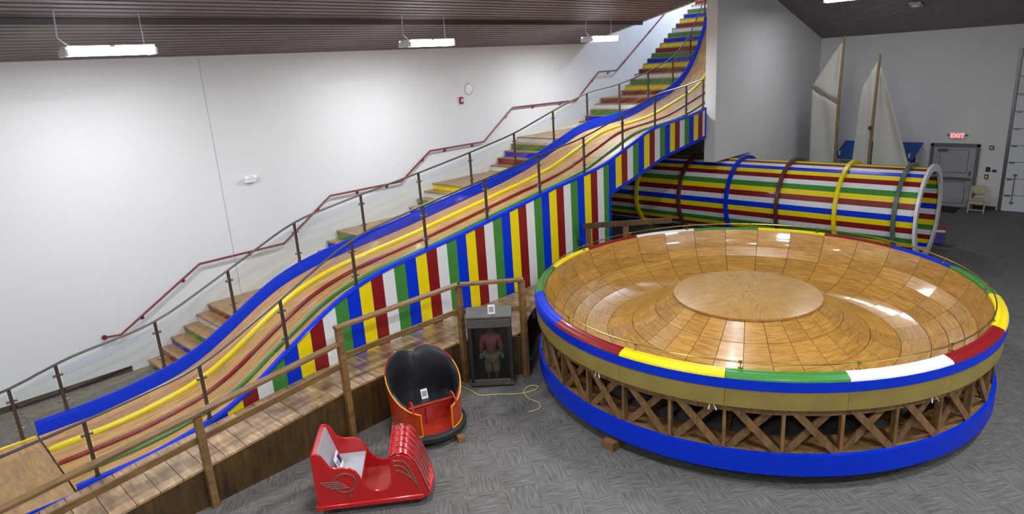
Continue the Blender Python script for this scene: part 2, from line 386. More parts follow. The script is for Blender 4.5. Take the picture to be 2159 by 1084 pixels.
# sectional overhead door in the back wall
d2 = bpy.data.objects.new('door_2', None); COL.objects.link(d2); d2.location = (-3.62, BY, 0); struct(d2, 'white sectional overhead door with a metal track at its side', 'door')
me = MB().box((2.15, -0.03, 0.275), (4.2, 0.05, 0.54)).mesh('door_panel', 'garage_white')
for k in range(9): 
    o = inst(me, 'door_panel', d2, (0, 0, 0.555 * k)); bv = o.modifiers.new('b', 'BEVEL'); bv.width = 0.01
    q = MB(); q.box((0.18, -0.07, 0.555 * k + 0.54), (0.14, 0.03, 0.06)); q.build('hinge', 'clip_metal', o, loc=(0, 0, -0.555 * k))
q = MB(); q.box((0.02, -0.06, 2.65), (0.04, 0.06, 5.3)); q.box((-0.03, -0.01, 2.65), (0.05, 0.02, 5.3)); q.build('door_track', 'clip_metal', d2, bevel=0.004)
q = MB(); q.tube([(0.32, -0.12, 0.3), (0.32, -0.12, 1.25)], 0.012); q.box((0.32, -0.08, 1.25), (0.1, 0.08, 0.04)); q.box((0.32, -0.08, 0.3), (0.1, 0.08, 0.04)); q.build('lift_handle', 'dev_grey', d2)
q = MB(); q.tube([(0.25, -1.1, 5.35), (0.25, -0.1, 5.35)], 0.03); q.bar((0.25, -1.1, 5.35), (0.1, -1.1, 6.3), 0.05, 0.04); q.bar((0.25, -1.1, 5.35), (0.5, -1.1, 6.3), 0.05, 0.04); q.box((1.6, -0.12, 5.35), (2.8, 0.06, 0.05)); q.build('track_bracket', 'frame_grey', d2)

# ================================================================== slide
S_TAB = smooth_tab([(-4, .42), (1.4, .42), (2.4, .44), (3.28, .57), (3.91, .74), (4.39, .99), (4.84, 1.26), (5.45, 1.6), (5.85, 1.77), (6.55, 1.95), (7.4, 2.07), (8.5, 2.2), (9.5, 2.35), (10.13, 2.45), (11.5, 2.66), (12.3, 2.79), (13.35, 3.01), (14.43, 3.35), (14.9, 3.48), (15.32, 3.63), (15.74, 3.73), (16.4, 3.8), (17.06, 3.84), (17.77, 3.89), (18.5, 3.99), (19.6, 4.25), (20.76, 4.52), (21.6, 4.9), (22.26, 5.46), (22.75, 6.09), (23.0, 6.55), (23.6, 7.5), (24.0, 8.05), (24.4, 8.2), (27.4, 8.2)], 0.1, 0.4)
SX0, SX1 = -12.4, -10.0
def sz(y, x=SX0):
    w = max(0.0, min(1.0, (y - 3.4) / 1.0)) * max(0.0, min(1.0, (13.6 - y) / 2.0))
    return interp(S_TAB, y) + 0.11 * w * (x - SX0) / (SX1 - SX0)
Y0S, Y1S = 1.28, 27.0
YS = [Y0S + 0.12 * k for k in range(int((Y1S - Y0S) / 0.12) + 1)]
slide = thing('slide', 'giant wavy four-lane wooden slide with blue sides and striped outer panel', 'slide', (0, 0, 0))
LX = [SX0, -11.68, -11.1, -10.55, SX1 - 0.06]
def ribbon(mb, x0, x1, top, bot, ys, uvflag=False):
    secs = []; uvs = []; s = 0; pz = None
    for y in ys:
        x1_ = min(x1, -10.215) if y > 18.75 else x1
        za, zb = top(y, x0), top(y, x1_)
        if pz is not None: s += math.hypot(0.12, za - pz)
        pz = za
        secs.append([(x0, y, za), (x1_, y, zb), (x1_, y, zb - bot), (x0, y, za - bot)])
        uvs.append([(x0, s), (x1, s), (x1, s), (x0, s)])
    mb.strip(secs, smooth=False, uvs=uvs if uvflag else None)
    return mb
for a, bb in zip(LX, LX[1:]):
    ribbon(MB(), a, bb, lambda y, x: sz(y, x), 0.07, YS, True).build('lane', 'slide_wood', slide)
for xx, cm, rr in ((LX[1], 'yellow', 0.056), (LX[2], 'red', 0.042), (LX[3], 'green', 0.04)):
    ys = [y for y in YS if y <= 24.4]
    pth = [(xx, y, sz(y, xx) + 0.022) for y in ys]
    MB().tube(pth, [rr * 0.7] + [rr] * (len(pth) - 2) + [rr * 0.7], 10).build('lane_divider', cm, slide)
# inner blue side wall with its rounded cap
secs = []
for y in YS:
    z = sz(y); h = 0.24 if y > 1.9 else 0.22
    secs.append([(SX0, y, z - 0.1), (SX0, y, z + h - 0.03), (SX0 - 0.015, y, z + h), (SX0 - 0.075, y, z + h), (SX0 - 0.09, y, z + h - 0.03), (SX0 - 0.09, y, z - 0.1)])
MB().strip(secs).build('side_wall', 'blue', slide)
pth = [(SX0 - 0.02, y, sz(y) + 0.245) for y in YS]
MB().tube(pth, 0.014, 6).build('wall_cap', 'blue', slide)
# outer blue trim
YO = [y for y in YS if y <= 18.66]
def ztrim(y): return sz(y, SX1) + 0.13 + 0.07 * max(0, min(1, (y - 2.2) / 1.4)) - 0.03 * max(0, min(1, (y - 12.5) / 1.5))
secs = []
for y in YO:
    z = ztrim(y); secs.append([(SX1 - 0.07, y, z - 0.2), (SX1 - 0.07, y, z - 0.015), (SX1 - 0.05, y, z), (SX1 + 0.0, y, z), (SX1 + 0.022, y, z - 0.02), (SX1 + 0.022, y, z - 0.045), (SX1 + 0.012, y, z - 0.05), (SX1 - 0.022, y, z - 0.055), (SX1 - 0.022, y, z - 0.2)])
MB().strip(secs).build('outer_trim', 'blue', slide)
pth = [(SX1 + 0.014, y, ztrim(y) - 0.052) for y in YO]
MB().tube(pth, 0.016, 6).build('trim_bead', 'blue', slide)
BOT = [(13.7, 2.42), (14.68, 2.62), (16.33, 3.02), (18.66, 3.32)]
def zbot(y): return 0.0 if y < 13.7 else interp(BOT, y)
STRIPE = ['yellow', 'red', 'white', 'green', 'blue']
for j in range(-18, 48):
    ya, yb = 6.06 + 0.2645 * j, 6.06 + 0.2645 * (j + 1)
    ya = max(ya, 1.28); yb = min(yb, 18.64)
    if ya >= yb - 0.02: continue
    if ya < 13.7 < yb: yb = 13.7
    top = [(y, ztrim(y) - 0.05) for y in (yb, (ya + yb) / 2, ya)]
    mbp = MB().prism([(ya, zbot(ya + 1e-4)), (yb, zbot(yb - 1e-4))] + top, 'x', SX1 - 0.02, SX1 + 0.004)
    mbp.build('stripe_board', STRIPE[j % 5], slide)
secs = [[(SX1 - 0.02, y, z - 0.045), (SX1 + 0.014, y, z - 0.045), (SX1 + 0.014, y, z + 0.045), (SX1 - 0.02, y, z + 0.045)] for y, z in BOT]
MB().strip(secs).build('lower_trim', 'blue', slide)
MB().box((SX1 - 0.003, 13.72, 1.24), (0.035, 0.09, 2.42)).build('edge_trim', 'blue', slide)
MB().box((SX1 - 0.003, 18.66, (3.29 + ztrim(18.6)) / 2), (0.035, 0.07, ztrim(18.6) - 3.27)).build('edge_trim', 'blue', slide)
# underside carrying frame: closed side towards the stairs
mbp = MB(); ys = YS[::4] + [Y1S]
secs = [[(SX0 - 0.09, y, 0.0 if y < 13.7 else sz(y) - 0.5), (SX0 - 0.05, y, 0.0 if y < 13.7 else sz(y) - 0.5), (SX0 - 0.05, y, sz(y) - 0.09), (SX0 - 0.09, y, sz(y) - 0.09)] for y in ys]
mbp.strip(secs).build('inner_panel', 'white', slide)
mbp = MB()
for xx in (-11.9, -11.1, -10.4):
    secs = [[(xx - 0.03, y, sz(y) - 0.3), (xx + 0.03, y, sz(y) - 0.3), (xx + 0.03, y, sz(y) - 0.08), (xx - 0.03, y, sz(y) - 0.08)] for y in YS[::3] if y > 3.0]
    MB().strip(secs).build('joist', 'truss_wood', slide)
# run-out deck
ro = thing('runout_deck', 'low wooden run-out deck with yellow edge at the foot of the slide', 'platform', (0, 0, 0))
mbp = MB(); seams = [-4.0, -1.75, 0.33, 1.26]
for a, bb in zip(seams, seams[1:]):
    q = MB(); q.strip([[(SX0, y, 0.36), (SX1, y, 0.36), (SX1, y, 0.42), (SX0, y, 0.42)] for y in (a + 0.004, bb - 0.004)], uvs=[[(SX0, y), (SX1, y), (SX1, y), (SX0, y)] for y in (a, bb)])
    q.build('deck_board', 'runout_wood', ro)
MB().box((SX0 + 0.012, -1.37, 0.21), (0.02, 5.24, 0.36)).build('side_board', 'white', ro)
MB().box((SX0 - 0.01, -1.37, 0.415), (0.05, 5.24, 0.035)).build('edge_strip', 'yellow', ro)
MB().box((SX1 + 0.012, -1.37, 0.23), (0.03, 5.24, 0.46)).build('edge_strip', 'blue', ro)

# ================================================================== glass balustrades
def balustrade(label, x, tab, hgt=0.86):
    t_ = thing('glass_balustrade', label, 'railing', (0, 0, 0), group='slide balustrades')
    ys = [y for y, z in tab]
    fine = smooth_tab([(y, z + hgt) for y, z in tab], 0.08, 0.5)
    MB().tube([(x, y, z) for y, z in fine], 0.021, 8).build('handrail', 'rail_metal', t_)
    for y, z in tab:
        top = interp(fine, y)
        p = MB(); p.box((x, y, (z + top) / 2), (0.035, 0.05, top - z)); p.box((x, y, z + 0.01), (0.06, 0.08, 0.02))
        po = p.build('post', 'bronze_post', t_)
        for zz in (0.17, 0.72):
            c = MB(); c.box((x, y, z + (top - z) * zz + 0.04), (0.03, 0.15, 0.045)); c.build('glass_clip', 'clip_metal', po, bevel=0.006)
    for (ya, za), (yb, zb) in zip(tab, tab[1:]):
        if yb - ya < 0.3: continue
        secs = []
        nseg = max(3, int((yb - ya) / 0.3))
        for k in range(nseg + 1):
            y = ya + 0.05 + (yb - ya - 0.1) * k / nseg
            f_ = (y - ya) / (yb - ya)
            zlo = max(za + (zb - za) * f_, -9) + 0.09; zhi = interp(fine, y) - 0.09
            secs.append([(x - 0.006, y, zlo), (x + 0.006, y, zlo), (x + 0.006, y, zhi), (x - 0.006, y, zhi)])
        MB().strip(secs).build('glass_pane', 'glass', t_)
    return t_
lt = [-2.1, -0.5]
LT = [(y, 0.42) for y in lt] + [(1.08, 0.42)] + [(y, sz(y) + 0.24) for y in (1.75, 3.33, 4.76, 6.25, 7.89, 9.53, 11.2, 12.84, 14.47, 16.05, 17.71, 19.35, 20.9, 22.08, 23.05, 24.2, 25.8)]
balustrade('glass balustrade between the staircase and the inner blue side of the slide', SX0 - 0.055, LT)
RTB = [(-1.6, 0.43), (-0.05, 0.43)] + [(y, ztrim(y) - 0.01) for y in (1.55, 3.15, 4.58, 6.04, 7.7, 9.38, 11.08, 12.74, 14.37, 15.91, 17.57, 18.55)]
balustrade('glass balustrade along the striped outer edge of the slide', SX1 - 0.03, RTB)

# ================================================================== staircase
ST = [(.14, 3.75, ''), (.32, 4.05, 'red'), (.48, 4.28, 'blue'), (.65, 4.58, 'green'), (.82, 4.89, 'white'), (.99, 5.17, 'red'),
      (1.17, 7.48, 'white'), (1.36, 7.78, 'yellow'), (1.54, 8.07, 'red'), (1.73, 8.36, 'blue'), (1.93, 8.68, 'green'),
      (2.10, 11.04, 'blue'), (2.28, 11.35, 'green'), (2.46, 11.64, 'white'), (2.63, 11.97, 'yellow'),
      (2.81, 14.35, 'white'), (3.0, 14.68, 'red'), (3.18, 15.0, 'blue'), (3.36, 15.33, 'green'), (3.54, 15.62, 'white'),
      (3.72, 18.85, 'yellow'), (3.9, 19.2, 'blue'), (4.08, 19.52, 'green'), (4.26, 19.81, 'white'), (4.45, 20.13, 'red'),
      (4.62, 21.49, 'red'), (4.8, 21.78, 'yellow'), (5.0, 22.1, 'green'), (5.18, 22.39, 'white')]
cyc = ['red', 'yellow', 'blue', 'green', 'red', 'yellow', 'blue', 'green', 'white', 'red', 'yellow', 'blue', 'green', 'white', 'red', 'yellow']
for k, c in enumerate(cyc): ST.append((5.36 + 0.1855 * k, 22.69 + 0.302 * k, c))
stairs = thing('staircase', 'wooden staircase with coloured risers climbing between white wall and slide', 'staircase', (0, 0, 0))
SXA, SXB = WX + 0.005, SX0 - 0.1
for k, (z, y, c) in enumerate(ST):
    yn = ST[k + 1][1] if k + 1 < len(ST) else 29.9
    zp = ST[k - 1][0] if k else 0.0
    span = yn - y
    n = 1 if span < 0.6 else max(2, round(span / 0.72))
    for j in range(n):
        ya = y - (0.025 if j == 0 else 0) + (span * j / n if j else 0); yb = y + span * (j + 1) / n - 0.004 + (0.02 if j == n - 1 else 0)
        MB().box(((SXA + SXB) / 2, (ya + yb) / 2, z - 0.018), (SXB - SXA, yb - ya, 0.036)).build('tread', 'tread_wood', stairs)
    MB().box(((SXA + SXB) / 2, y + 0.01, (z - 0.036 + zp) / 2), (SXB - SXA, 0.02, z - 0.036 - zp)).build('riser', c if c else 'tread_wood', stairs)
# side stringer under the treads (closes the stair towards the slide)
poly = [(3.78, 0.0)]
pp = [(3.78, 0.08)]
for k, (z, y, c) in enumerate(ST):
    zp = ST[k - 1][0] - 0.04 if k else 0.0
    pp.append((y + 0.02, zp)); pp.append((y + 0.02, z - 0.04))
pp.append((29.9, ST[-1][0] - 0.04))
low = [(29.9, 7.6), (21.5, 4.0), (13.9, 2.3), (13.6, 0.0)]
mbs = MB(); mbs.prism([(3.78, 0.0)] + pp[1:] + low, 'x', SXB - 0.03, SXB - 0.005); mbs.build('stringer', 'white', stairs)
# red handrail on the white wall
hr = thing('wall_handrail', 'dark red stepped handrail bracketed to the long white wall', 'handrail', (0, 0, 0))
HX = WX + 0.09
H = [(3.02, .92), (3.32, .88), (5.13, 1.95), (7.15, 1.95), (8.56, 2.87), (10.8, 2.87), (11.9, 3.57), (14.05, 3.58), (15.4, 4.49), (18.6, 4.47), (19.95, 5.37), (21.05, 5.37), (24.3, 7.36), (27.3, 9.2)]
MB().tube([(HX, y, z) for y, z in H], 0.024, 8).build('rail', 'rail_red', hr)
MB().lathe([(0, -0.02), (0.05, -0.02), (0.05, 0.02), (0, 0.02)], 16).build('end_knob', 'rail_red', hr, loc=(HX, 3.02, .92)).rotation_euler = (0, PI / 2, 0)
for y in (3.8, 4.75, 6.3, 8.2, 9.4, 10.35, 11.65, 12.5, 13.6, 15.1, 16.4, 17.8, 19.6, 20.6, 21.6, 23.4, 25.2):
    z = interp(H, y)
    b_ = MB(); b_.tube([(HX, y, z), (HX - 0.01, y, z - 0.06), (WX + 0.01, y, z - 0.07)], 0.011, 6); b_.lathe([(0, 0), (0.035, 0), (0.035, 0.012), (0, 0.012)], 12)
    o = MB().tube([(HX, y, z - 0.01), (HX - 0.01, y, z - 0.07), (WX + 0.012, y, z - 0.075)], 0.012, 6).build('bracket', 'rail_red', hr)
    MB().box((WX + 0.008, y, z - 0.075), (0.014, 0.07, 0.07)).build('bracket_plate', 'rail_red', o, bevel=0.01)

# ================================================================== ramp and platform with timber rails
RXO = -8.9
def zramp(y): return 0.83 if y > 4.9 else 0.36 + 0.0955 * y
ramp = thing('entry_ramp', 'brown stained timber ramp and boarding deck with post rails beside the slide', 'ramp', (0, 0, 0))
BX, BYC = -5.15, 11.28
def deck_x(y):
    if y < 7.51: return RXO
    if y < 8.34: return RXO + (y - 7.51) / (8.34 - 7.51) * 0.75
    return BX - math.sqrt(max(0.0, 4.17 ** 2 - (y - BYC) ** 2))
y = -3.4; PW = 0.3
while y < 12.4:
    ya, yb = y + 0.004, y + PW - 0.004
    if y < 4.9 < y + PW: yb = 4.9
    xa, xb = deck_x(ya), deck_x(yb)
    za, zb = zramp(ya + 1e-3), zramp(yb - 1e-3)
    q = MB(); q.strip([[(SX1 + 0.03, yy, zz - 0.035), (xx, yy, zz - 0.035), (xx, yy, zz), (SX1 + 0.03, yy, zz)] for yy, zz, xx in ((ya, za, xa), (yb, zb, xb))])
    q.build('plank', 'ramp_wood', ramp)
    y = yb + 0.004
mbs = MB(); mbs.prism([(-3.4, 0), (4.9, 0), (4.9, zramp(4.89) - 0.036), (-3.4, zramp(-3.4) - 0.036)], 'x', RXO - 0.03, RXO - 0.004); mbs.build('skirt', 'ramp_side', ramp)
mbs = MB(); mbs.prism([(4.9, 0), (7.51, 0), (7.51, 0.794), (4.9, 0.794)], 'x', RXO - 0.03, RXO - 0.004); mbs.build('skirt', 'ramp_side', ramp)
mbs = MB(); mbs.bar((RXO - 0.01, 7.51, 0.397), (-8.16, 8.33, 0.397), 0.03, 0.794); mbs.build('skirt', 'ramp_side', ramp)
def post(p, z1, w=0.1):
    return MB().box((p[0], p[1], z1 / 2), (w, w, z1), rz=0).build('rail_post', 'rail_wood', ramp, bevel=0.006)
PXr = RXO + 0.05
def raila(a, b_, name='top_rail', w=0.13, h=0.05): return MB().bar(a, b_, w, h).build(name, 'rail_wood', ramp, bevel=0.006)
for yy in (-2.2, 0.2, 2.62): post((PXr, yy), zramp(yy) + 0.80)
post((PXr, 4.9), 1.93); post((PXr, 7.42), 1.93); post((-8.06, 8.27), 1.93)
raila((PXr, -2.6, zramp(-2.6) + 0.82), (PXr, 4.85, zramp(4.85) + 0.86))
raila((PXr - 0.06, -2.6, zramp(-2.6) + 0.42), (PXr - 0.06, 4.85, zramp(4.85) + 0.45), 'mid_rail', 0.04, 0.1)
raila((PXr, 4.84, 1.955), (PXr, 7.45, 1.955)); raila((PXr - 0.06, 4.9, 1.42), (PXr - 0.06, 7.4, 1.42), 'mid_rail', 0.04, 0.1)
raila((PXr, 7.4, 1.955), (-8.03, 8.3, 1.955)); raila((PXr - 0.03, 7.45, 1.4), (-8.1, 8.25, 1.4), 'mid_rail', 0.04, 0.1)
# rail at the far end of the deck, behind the bowl
raila((-9.7, 12.2, 1.93), (-8.2, 13.75, 1.93), 'end_rail', 0.05, 0.13).data.materials[0] = MATS['ramp_side']
MB().box((-9.62, 12.3, 0.93), (0.1, 0.1, 1.86)).build('rail_post', 'rail_wood', ramp); MB().box((-8.98, 12.95, 0.93), (0.1, 0.1, 1.86)).build('rail_post', 'rail_wood', ramp)

# ================================================================== the big spinning bowl
bowl = thing('spinning_bowl', 'huge round wooden bowl ride with a raised centre and coloured rim on timber trusses', 'ride', (BX, BYC, 0))
bowl.rotation_euler = (0, 0, 0.4276); bowl.scale = (0.967, 1.005, 1.0)
OFF = math.radians(-1.2) - 0.4276
WALL = [(3.865, 1.64), (3.80, 1.46), (3.70, 1.27), (3.54, 1.08), (3.34, 0.93), (3.10, 0.81), (2.88, 0.74), (2.66, 0.71)]
FL = [(2.66, 0.71), (2.42, 0.75), (2.17, 0.84), (1.93, 0.97), (1.71, 1.11), (1.51, 1.24), (1.335, 1.36)]
def plank_mesh(name, prof, da, gap, mat, na=3, th=0.03):
    secs = []; uvs = []
    for k in range(na + 1):
        a = -da / 2 + da * k / na
        row_t = []; row_b = []; ut = []; ub = []; s_ = 0
        for j, (r, z) in enumerate(prof):
            aa = a * (1 - gap / (da * r / 1.0))
            row_t.append((r * math.cos(aa), r * math.sin(aa), z)); row_b.append((r * math.cos(aa), r * math.sin(aa), z - th))
            if j: s_ += math.hypot(prof[j][0] - prof[j - 1][0], prof[j][1] - prof[j - 1][1])
            ut.append((r * aa, s_)); ub.append((r * aa, s_))
        secs.append(row_t + row_b[::-1]); uvs.append(ut + ub[::-1])
    mb = MB(); mb.strip(secs, uvs=uvs)
    return mb.mesh(name, mat)
def shrink(p, e=0.003):
    (r0, z0), (r1, z1) = p[0], p[-1]
    a = (p[0][0] + (p[1][0] - p[0][0]) * 0.02, p[0][1] + (p[1][1] - p[0][1]) * 0.02)
    c = (p[-1][0] + (p[-2][0] - p[-1][0]) * 0.02, p[-1][1] + (p[-2][1] - p[-1][1]) * 0.02)
    return [a] + p[1:-1] + [c]
rows = [WALL[0:3], WALL[2:4], WALL[3:5], WALL[4:6], WALL[5:8]]
for i, rw in enumerate(rows):
    me = plank_mesh('plank', shrink(rw), 2 * PI / 32, 0.011, 'bowl_wood')
    for k in range(32): inst(me, 'plank', bowl, rot=(0, 0, OFF + 2 * PI * (k + 0.5) / 32))
rows = [FL[0:3], FL[2:5], FL[4:7]]
for i, rw in enumerate(rows):
    me = plank_mesh('plank', shrink(rw), 2 * PI / 28, 0.010, 'bowl_wood')
    for k in range(28): inst(me, 'plank', bowl, rot=(0, 0, OFF + 2 * PI * (k + 0.5) / 28))
paint('seam_dark', (70, 46, 22), 0.7)
MB().lathe([(r, z - 0.016) for r, z in WALL + FL[1:]], 96).build('underlay', 'seam_dark', bowl)
# raised centre of eight wedges
me = plank_mesh('wedge', [(1.36, 1.395), (1.0, 1.41), (0.5, 1.415), (0.02, 1.42)], 2 * PI / 8, 0.0015, 'disc_wood', na=6, th=0.035)
for k in range(8): inst(me, 'centre_wedge', bowl, rot=(0, 0, OFF + 2 * PI * (k + 0.5) / 8))
# rim: sixteen painted bumper segments
RIM = [(3.87, 1.63), (3.875, 1.665), (3.90, 1.683), (3.935, 1.679), (3.942, 1.673), (3.985, 1.668), (3.992, 1.661), (4.03, 1.65), (4.055, 1.63), (4.062, 1.604), (4.0, 1.59), (3.9, 1.60)]
RC = {0: 'yellow', 1: 'green', 2: 'blue', 3: 'red', 4: 'yellow', 5: 'green', 6: 'white', 7: 'red', 8: 'yellow', 9: 'green', 10: 'blue', 11: 'red', 12: 'yellow', 13: 'green', 14: 'white', 15: 'red'}
rims = {}
for c in set(RC.values()):
    mb = MB(); mb.lathe(RIM, 6, a0=0.001, a1=2 * PI / 16 - 0.001, closed_prof=True, smooth=False); rims[c] = mb.mesh('rim_segment', c)
for k in range(16): inst(rims[RC[k]], 'rim_segment', bowl, rot=(0, 0, OFF + 2 * PI * k / 16))
MB().lathe([(4.0, 1.605), (4.068, 1.605), (4.066, 1.465), (4.0, 1.465)], 96, closed_prof=True).build('upper_band', 'blue', bowl)
mb = MB(); mb.lathe([(4.0, 1.464), (4.055, 1.464), (4.04, 1.19), (3.99, 1.19)], 8, a0=0.0006, a1=2 * PI / 16 - 0.0006, closed_prof=True, smooth=False); me = mb.mesh('skirt_panel', 'olive_ply')
for k in range(16): inst(me, 'skirt_panel', bowl, rot=(0, 0, OFF + 2 * PI * k / 16))
MB().lathe([(3.97, 0.52), (4.03, 0.52), (4.035, 0.21), (3.97, 0.21)], 96, closed_prof=True).build('base_band', 'blue', bowl)
MB().lathe([(3.5, 0.50), (3.98, 0.50), (3.98, 0.44), (3.5, 0.44)], 64, closed_prof=True).build('base_ring', 'truss_wood', bowl)
MB().lathe([(3.76, 1.18), (3.97, 1.18), (3.97, 1.08), (3.76, 1.08)], 64, closed_prof=True).build('upper_ring', 'truss_wood', bowl)
pm = MB().box((3.92, 0, 0.84), (0.09, 0.045, 0.7)).mesh('truss_post', 'truss_wood')
da = 2 * PI / 32
# the outer brace falls to the right as seen from outside
mb = MB(); r1 = 3.965
mb.bar((r1 * math.cos(da * 0.94), r1 * math.sin(da * 0.94), 0.50), (r1 * math.cos(da * 0.12), r1 * math.sin(da * 0.12), 1.18), 0.1, 0.035, up=(math.cos(da / 2), math.sin(da / 2), 0)); do1 = mb.mesh('truss_brace', 'truss_wood')
mb = MB(); r1 = 3.89
mb.bar((r1 * math.cos(da * 0.08), r1 * math.sin(da * 0.08), 0.50), (r1 * math.cos(da * 0.88), r1 * math.sin(da * 0.88), 1.16), 0.1, 0.035, up=(math.cos(da / 2), math.sin(da / 2), 0)); do2 = mb.mesh('truss_brace', 'truss_wood')
for k in range(32):
    a = OFF + da * k
    inst(pm, 'truss_post', bowl, rot=(0, 0, a)); inst(do1, 'truss_brace', bowl, rot=(0, 0, a)); inst(do2, 'truss_brace', bowl, rot=(0, 0, a))
jm = MB().box((2.1, 0, 0.40), (3.0, 0.06, 0.16)).mesh('floor_joist', 'truss_wood')
for k in range(16): inst(jm, 'floor_joist', bowl, rot=(0, 0, OFF + 2 * PI * k / 16))
MB().lathe([(0, 1.2), (0.55, 1.2), (0.6, 0.3), (0, 0.3)], 20).build('hub', 'truss_wood', bowl)
fm = MB().box((3.45, 0, 0.105), (0.42, 0.2, 0.208)).mesh('foot_block', 'truss_wood')
for k in range(16): inst(fm, 'foot_block', bowl, rot=(0, 0, OFF + 2 * PI * (k + 0.35) / 16))
fm = MB().box((3.87, 0, 0.07), (0.5, 0.22, 0.14)).mesh('foot_block', 'truss_wood'); inst(fm, 'foot_block', bowl, rot=(0, 0, math.radians(266) - 0.4276))
MB().tube([(3.885 * math.cos(2 * PI * k / 96), 3.885 * math.sin(2 * PI * k / 96), 1.775) for k in range(96)], 0.011, 6, closed=True).build('brass_rail', 'brass', bowl)
mb = MB(); mb.box((3.885, 0, 1.725), (0.012, 0.012, 0.1)); mb.box((3.885, 0, 1.685), (0.04, 0.06, 0.012)); mb.box((3.885, 0, 1.777), (0.03, 0.05, 0.03)); bm_ = mb.mesh('rail_bracket', 'brass')
for k in range(16): inst(bm_, 'rail_bracket', bowl, rot=(0, 0, OFF + 2 * PI * (k + 0.12) / 16))

mb = MB(); mb.bar((3.99, -0.03, 1.2), (4.02, -0.05, 1.09), 0.016, 0.008); mb.bar((3.99, 0.0, 1.2), (4.03, 0.06, 1.10), 0.016, 0.008); sm_ = mb.mesh('loose_strap', 'paper')
for a in (262, 289, 333): inst(sm_, 'loose_strap', bowl, rot=(0, 0, math.radians(a) - 0.4276))

# ================================================================== striped barrel
BR_Y, BR_Z, BR_R = 20.2, 1.25, 1.22
BXA, BXB = -14.4, -4.25
barrel = thing('barrel_tunnel', 'long horizontal barrel tunnel of colour-striped staves with painted hoops', 'barrel', ((BXA + BXB) / 2, BR_Y, BR_Z))
L2 = (BXB - BXA) / 2
NS = 48; SEQ = ['yellow', 'red', 'white', 'blue', 'yellow', 'red', 'white', 'green']
dst = 2 * PI / NS
stv = {}
for c in set(SEQ):
    mb = MB(); sec = []
    for r, sgn in ((BR_R, 1), (BR_R - 0.05, -1)):
        for k in range(3):
            a = (-0.5 + k / 2) * dst * 0.985 * sgn; sec.append((r * math.cos(a), r * math.sin(a)))
    mb.strip([[(xx, p[0], p[1]) for p in sec] for xx in (-L2, L2)]); stv[c] = mb.mesh('stave', c)
PH0 = math.radians(95)
for k in range(NS): inst(stv[SEQ[k % 8]], 'stave', barrel, rot=(PH0 + dst * k, 0, 0))
mid = (BXA + BXB) / 2
def hoop(x, c, w=0.1, r1=BR_R + 0.105, r0=BR_R + 0.002, name='hoop'):
    mb = MB(); secs = []
    for k in range(64):
        a = 2 * PI * k / 64; secs.append([(x - mid - w / 2, r0 * math.cos(a), r0 * math.sin(a)), (x - mid - w / 2, r1 * math.cos(a), r1 * math.sin(a)), (x - mid + w / 2, r1 * math.cos(a), r1 * math.sin(a)), (x - mid + w / 2, r0 * math.cos(a), r0 * math.sin(a))])
    mb.strip(secs, loop=True); return mb.build(name, c, barrel)
paint('hoop_brown', (92, 48, 44), 0.35); paint('hoop_green', (86, 104, 86), 0.35)
for x, c in ((-12.68, 'yellow'), (-11.05, 'hoop_brown'), (-9.4, 'blue'), (-7.83, 'hoop_brown'), (-6.2, 'yellow'), (-4.72, 'hoop_green')): hoop(x, c)
hoop(BXB + 0.03, 'white', 0.07, BR_R + 0.1, BR_R - 0.1, 'end_ring')
mb = MB()
for x in (-11.0, -7.8, -5.2): MB().box((x - mid, 0, -1.15), (0.3, 1.6, 0.19)).build('cradle', 'truss_wood', barrel)

# ================================================================== bumper car
th_c = math.atan2(1.05, 0.87)
car = thing('bumper_car', 'red open bumper car with grey bench seat and chrome-ribbed hood', 'bumper car', (-7.42, 3.43, 0), th_c)
car.scale = (1.12, 1.06, 1.08)
CW = 0.80
side = [(0.0, .16), (0.0, .86), (0.02, .89), (0.06, .895), (0.12, .86), (0.16, .78), (0.2, .70), (0.26, .665), (0.36, .66), (0.44, .64), (0.5, .59), (0.54, .51), (0.58, .40), (0.63, .33), (0.70, .29), (0.79, .28), (0.86, .31), (0.9, .37), (0.91, .45), (0.92, .72), (0.98, .755), (1.06, .75), (1.14, .71), (1.2, .62), (1.26, .45), (1.33, .16)]
for yy in (0.02, CW - 0.05): MB().prism(side, 'y', yy, yy + 0.03).build('side_panel', 'car_red', car, bevel=0.004)
pl = [(-0.02, 0.0), (1.25, 0.0), (1.36, 0.1), (1.4, CW / 2), (1.36, CW - 0.1), (1.25, CW), (-0.02, CW)]
MB().prism(pl, 'z', 0.10, 0.165).build('bumper_plate', 'car_red', car, bevel=0.012)
hood = [(0.92, .34), (0.92, .735), (0.98, .775), (1.06, .77), (1.14, .73), (1.2, .635), (1.26, .465), (1.34, .165)]
hi = [(x - 0.015, z - 0.02) for x, z in hood]
MB().strip([[(a[0], y, a[1]) for a in hood[1:]] + [(a[0], y, a[1]) for a in hi[1:][::-1]] for y in (0.05, CW - 0.05)]).build('hood', 'car_red', car)
MB().box((0.915, CW / 2, 0.53), (0.02, CW - 0.1, 0.45)).build('dash', 'car_red', car)
for k in range(6):
    y = 0.045 + (CW - 0.09) * k / 5
    MB().tube([(a[0] + 0.004, y, a[1] + 0.004) for a in hood[1:]], 0.007, 6).build('chrome_rib', 'chrome', car)
MB().box((0.36, CW / 2, 0.42), (0.36, CW - 0.1, 0.05)).build('seat', 'seat_grey', car, bevel=0.012)
q = MB(); q.prism([(0.05, .18), (0.05, .86), (0.075, .865), (0.2, .42), (0.2, .18)], 'y', 0.051, CW - 0.051); q.build('backrest', 'seat_grey', car)
q = MB(); q.prism([(0.0, .18), (0.0, .87), (0.03, .895), (0.06, .88), (0.05, .18)], 'y', 0.052, CW - 0.052); q.build('back_panel', 'car_red', car)
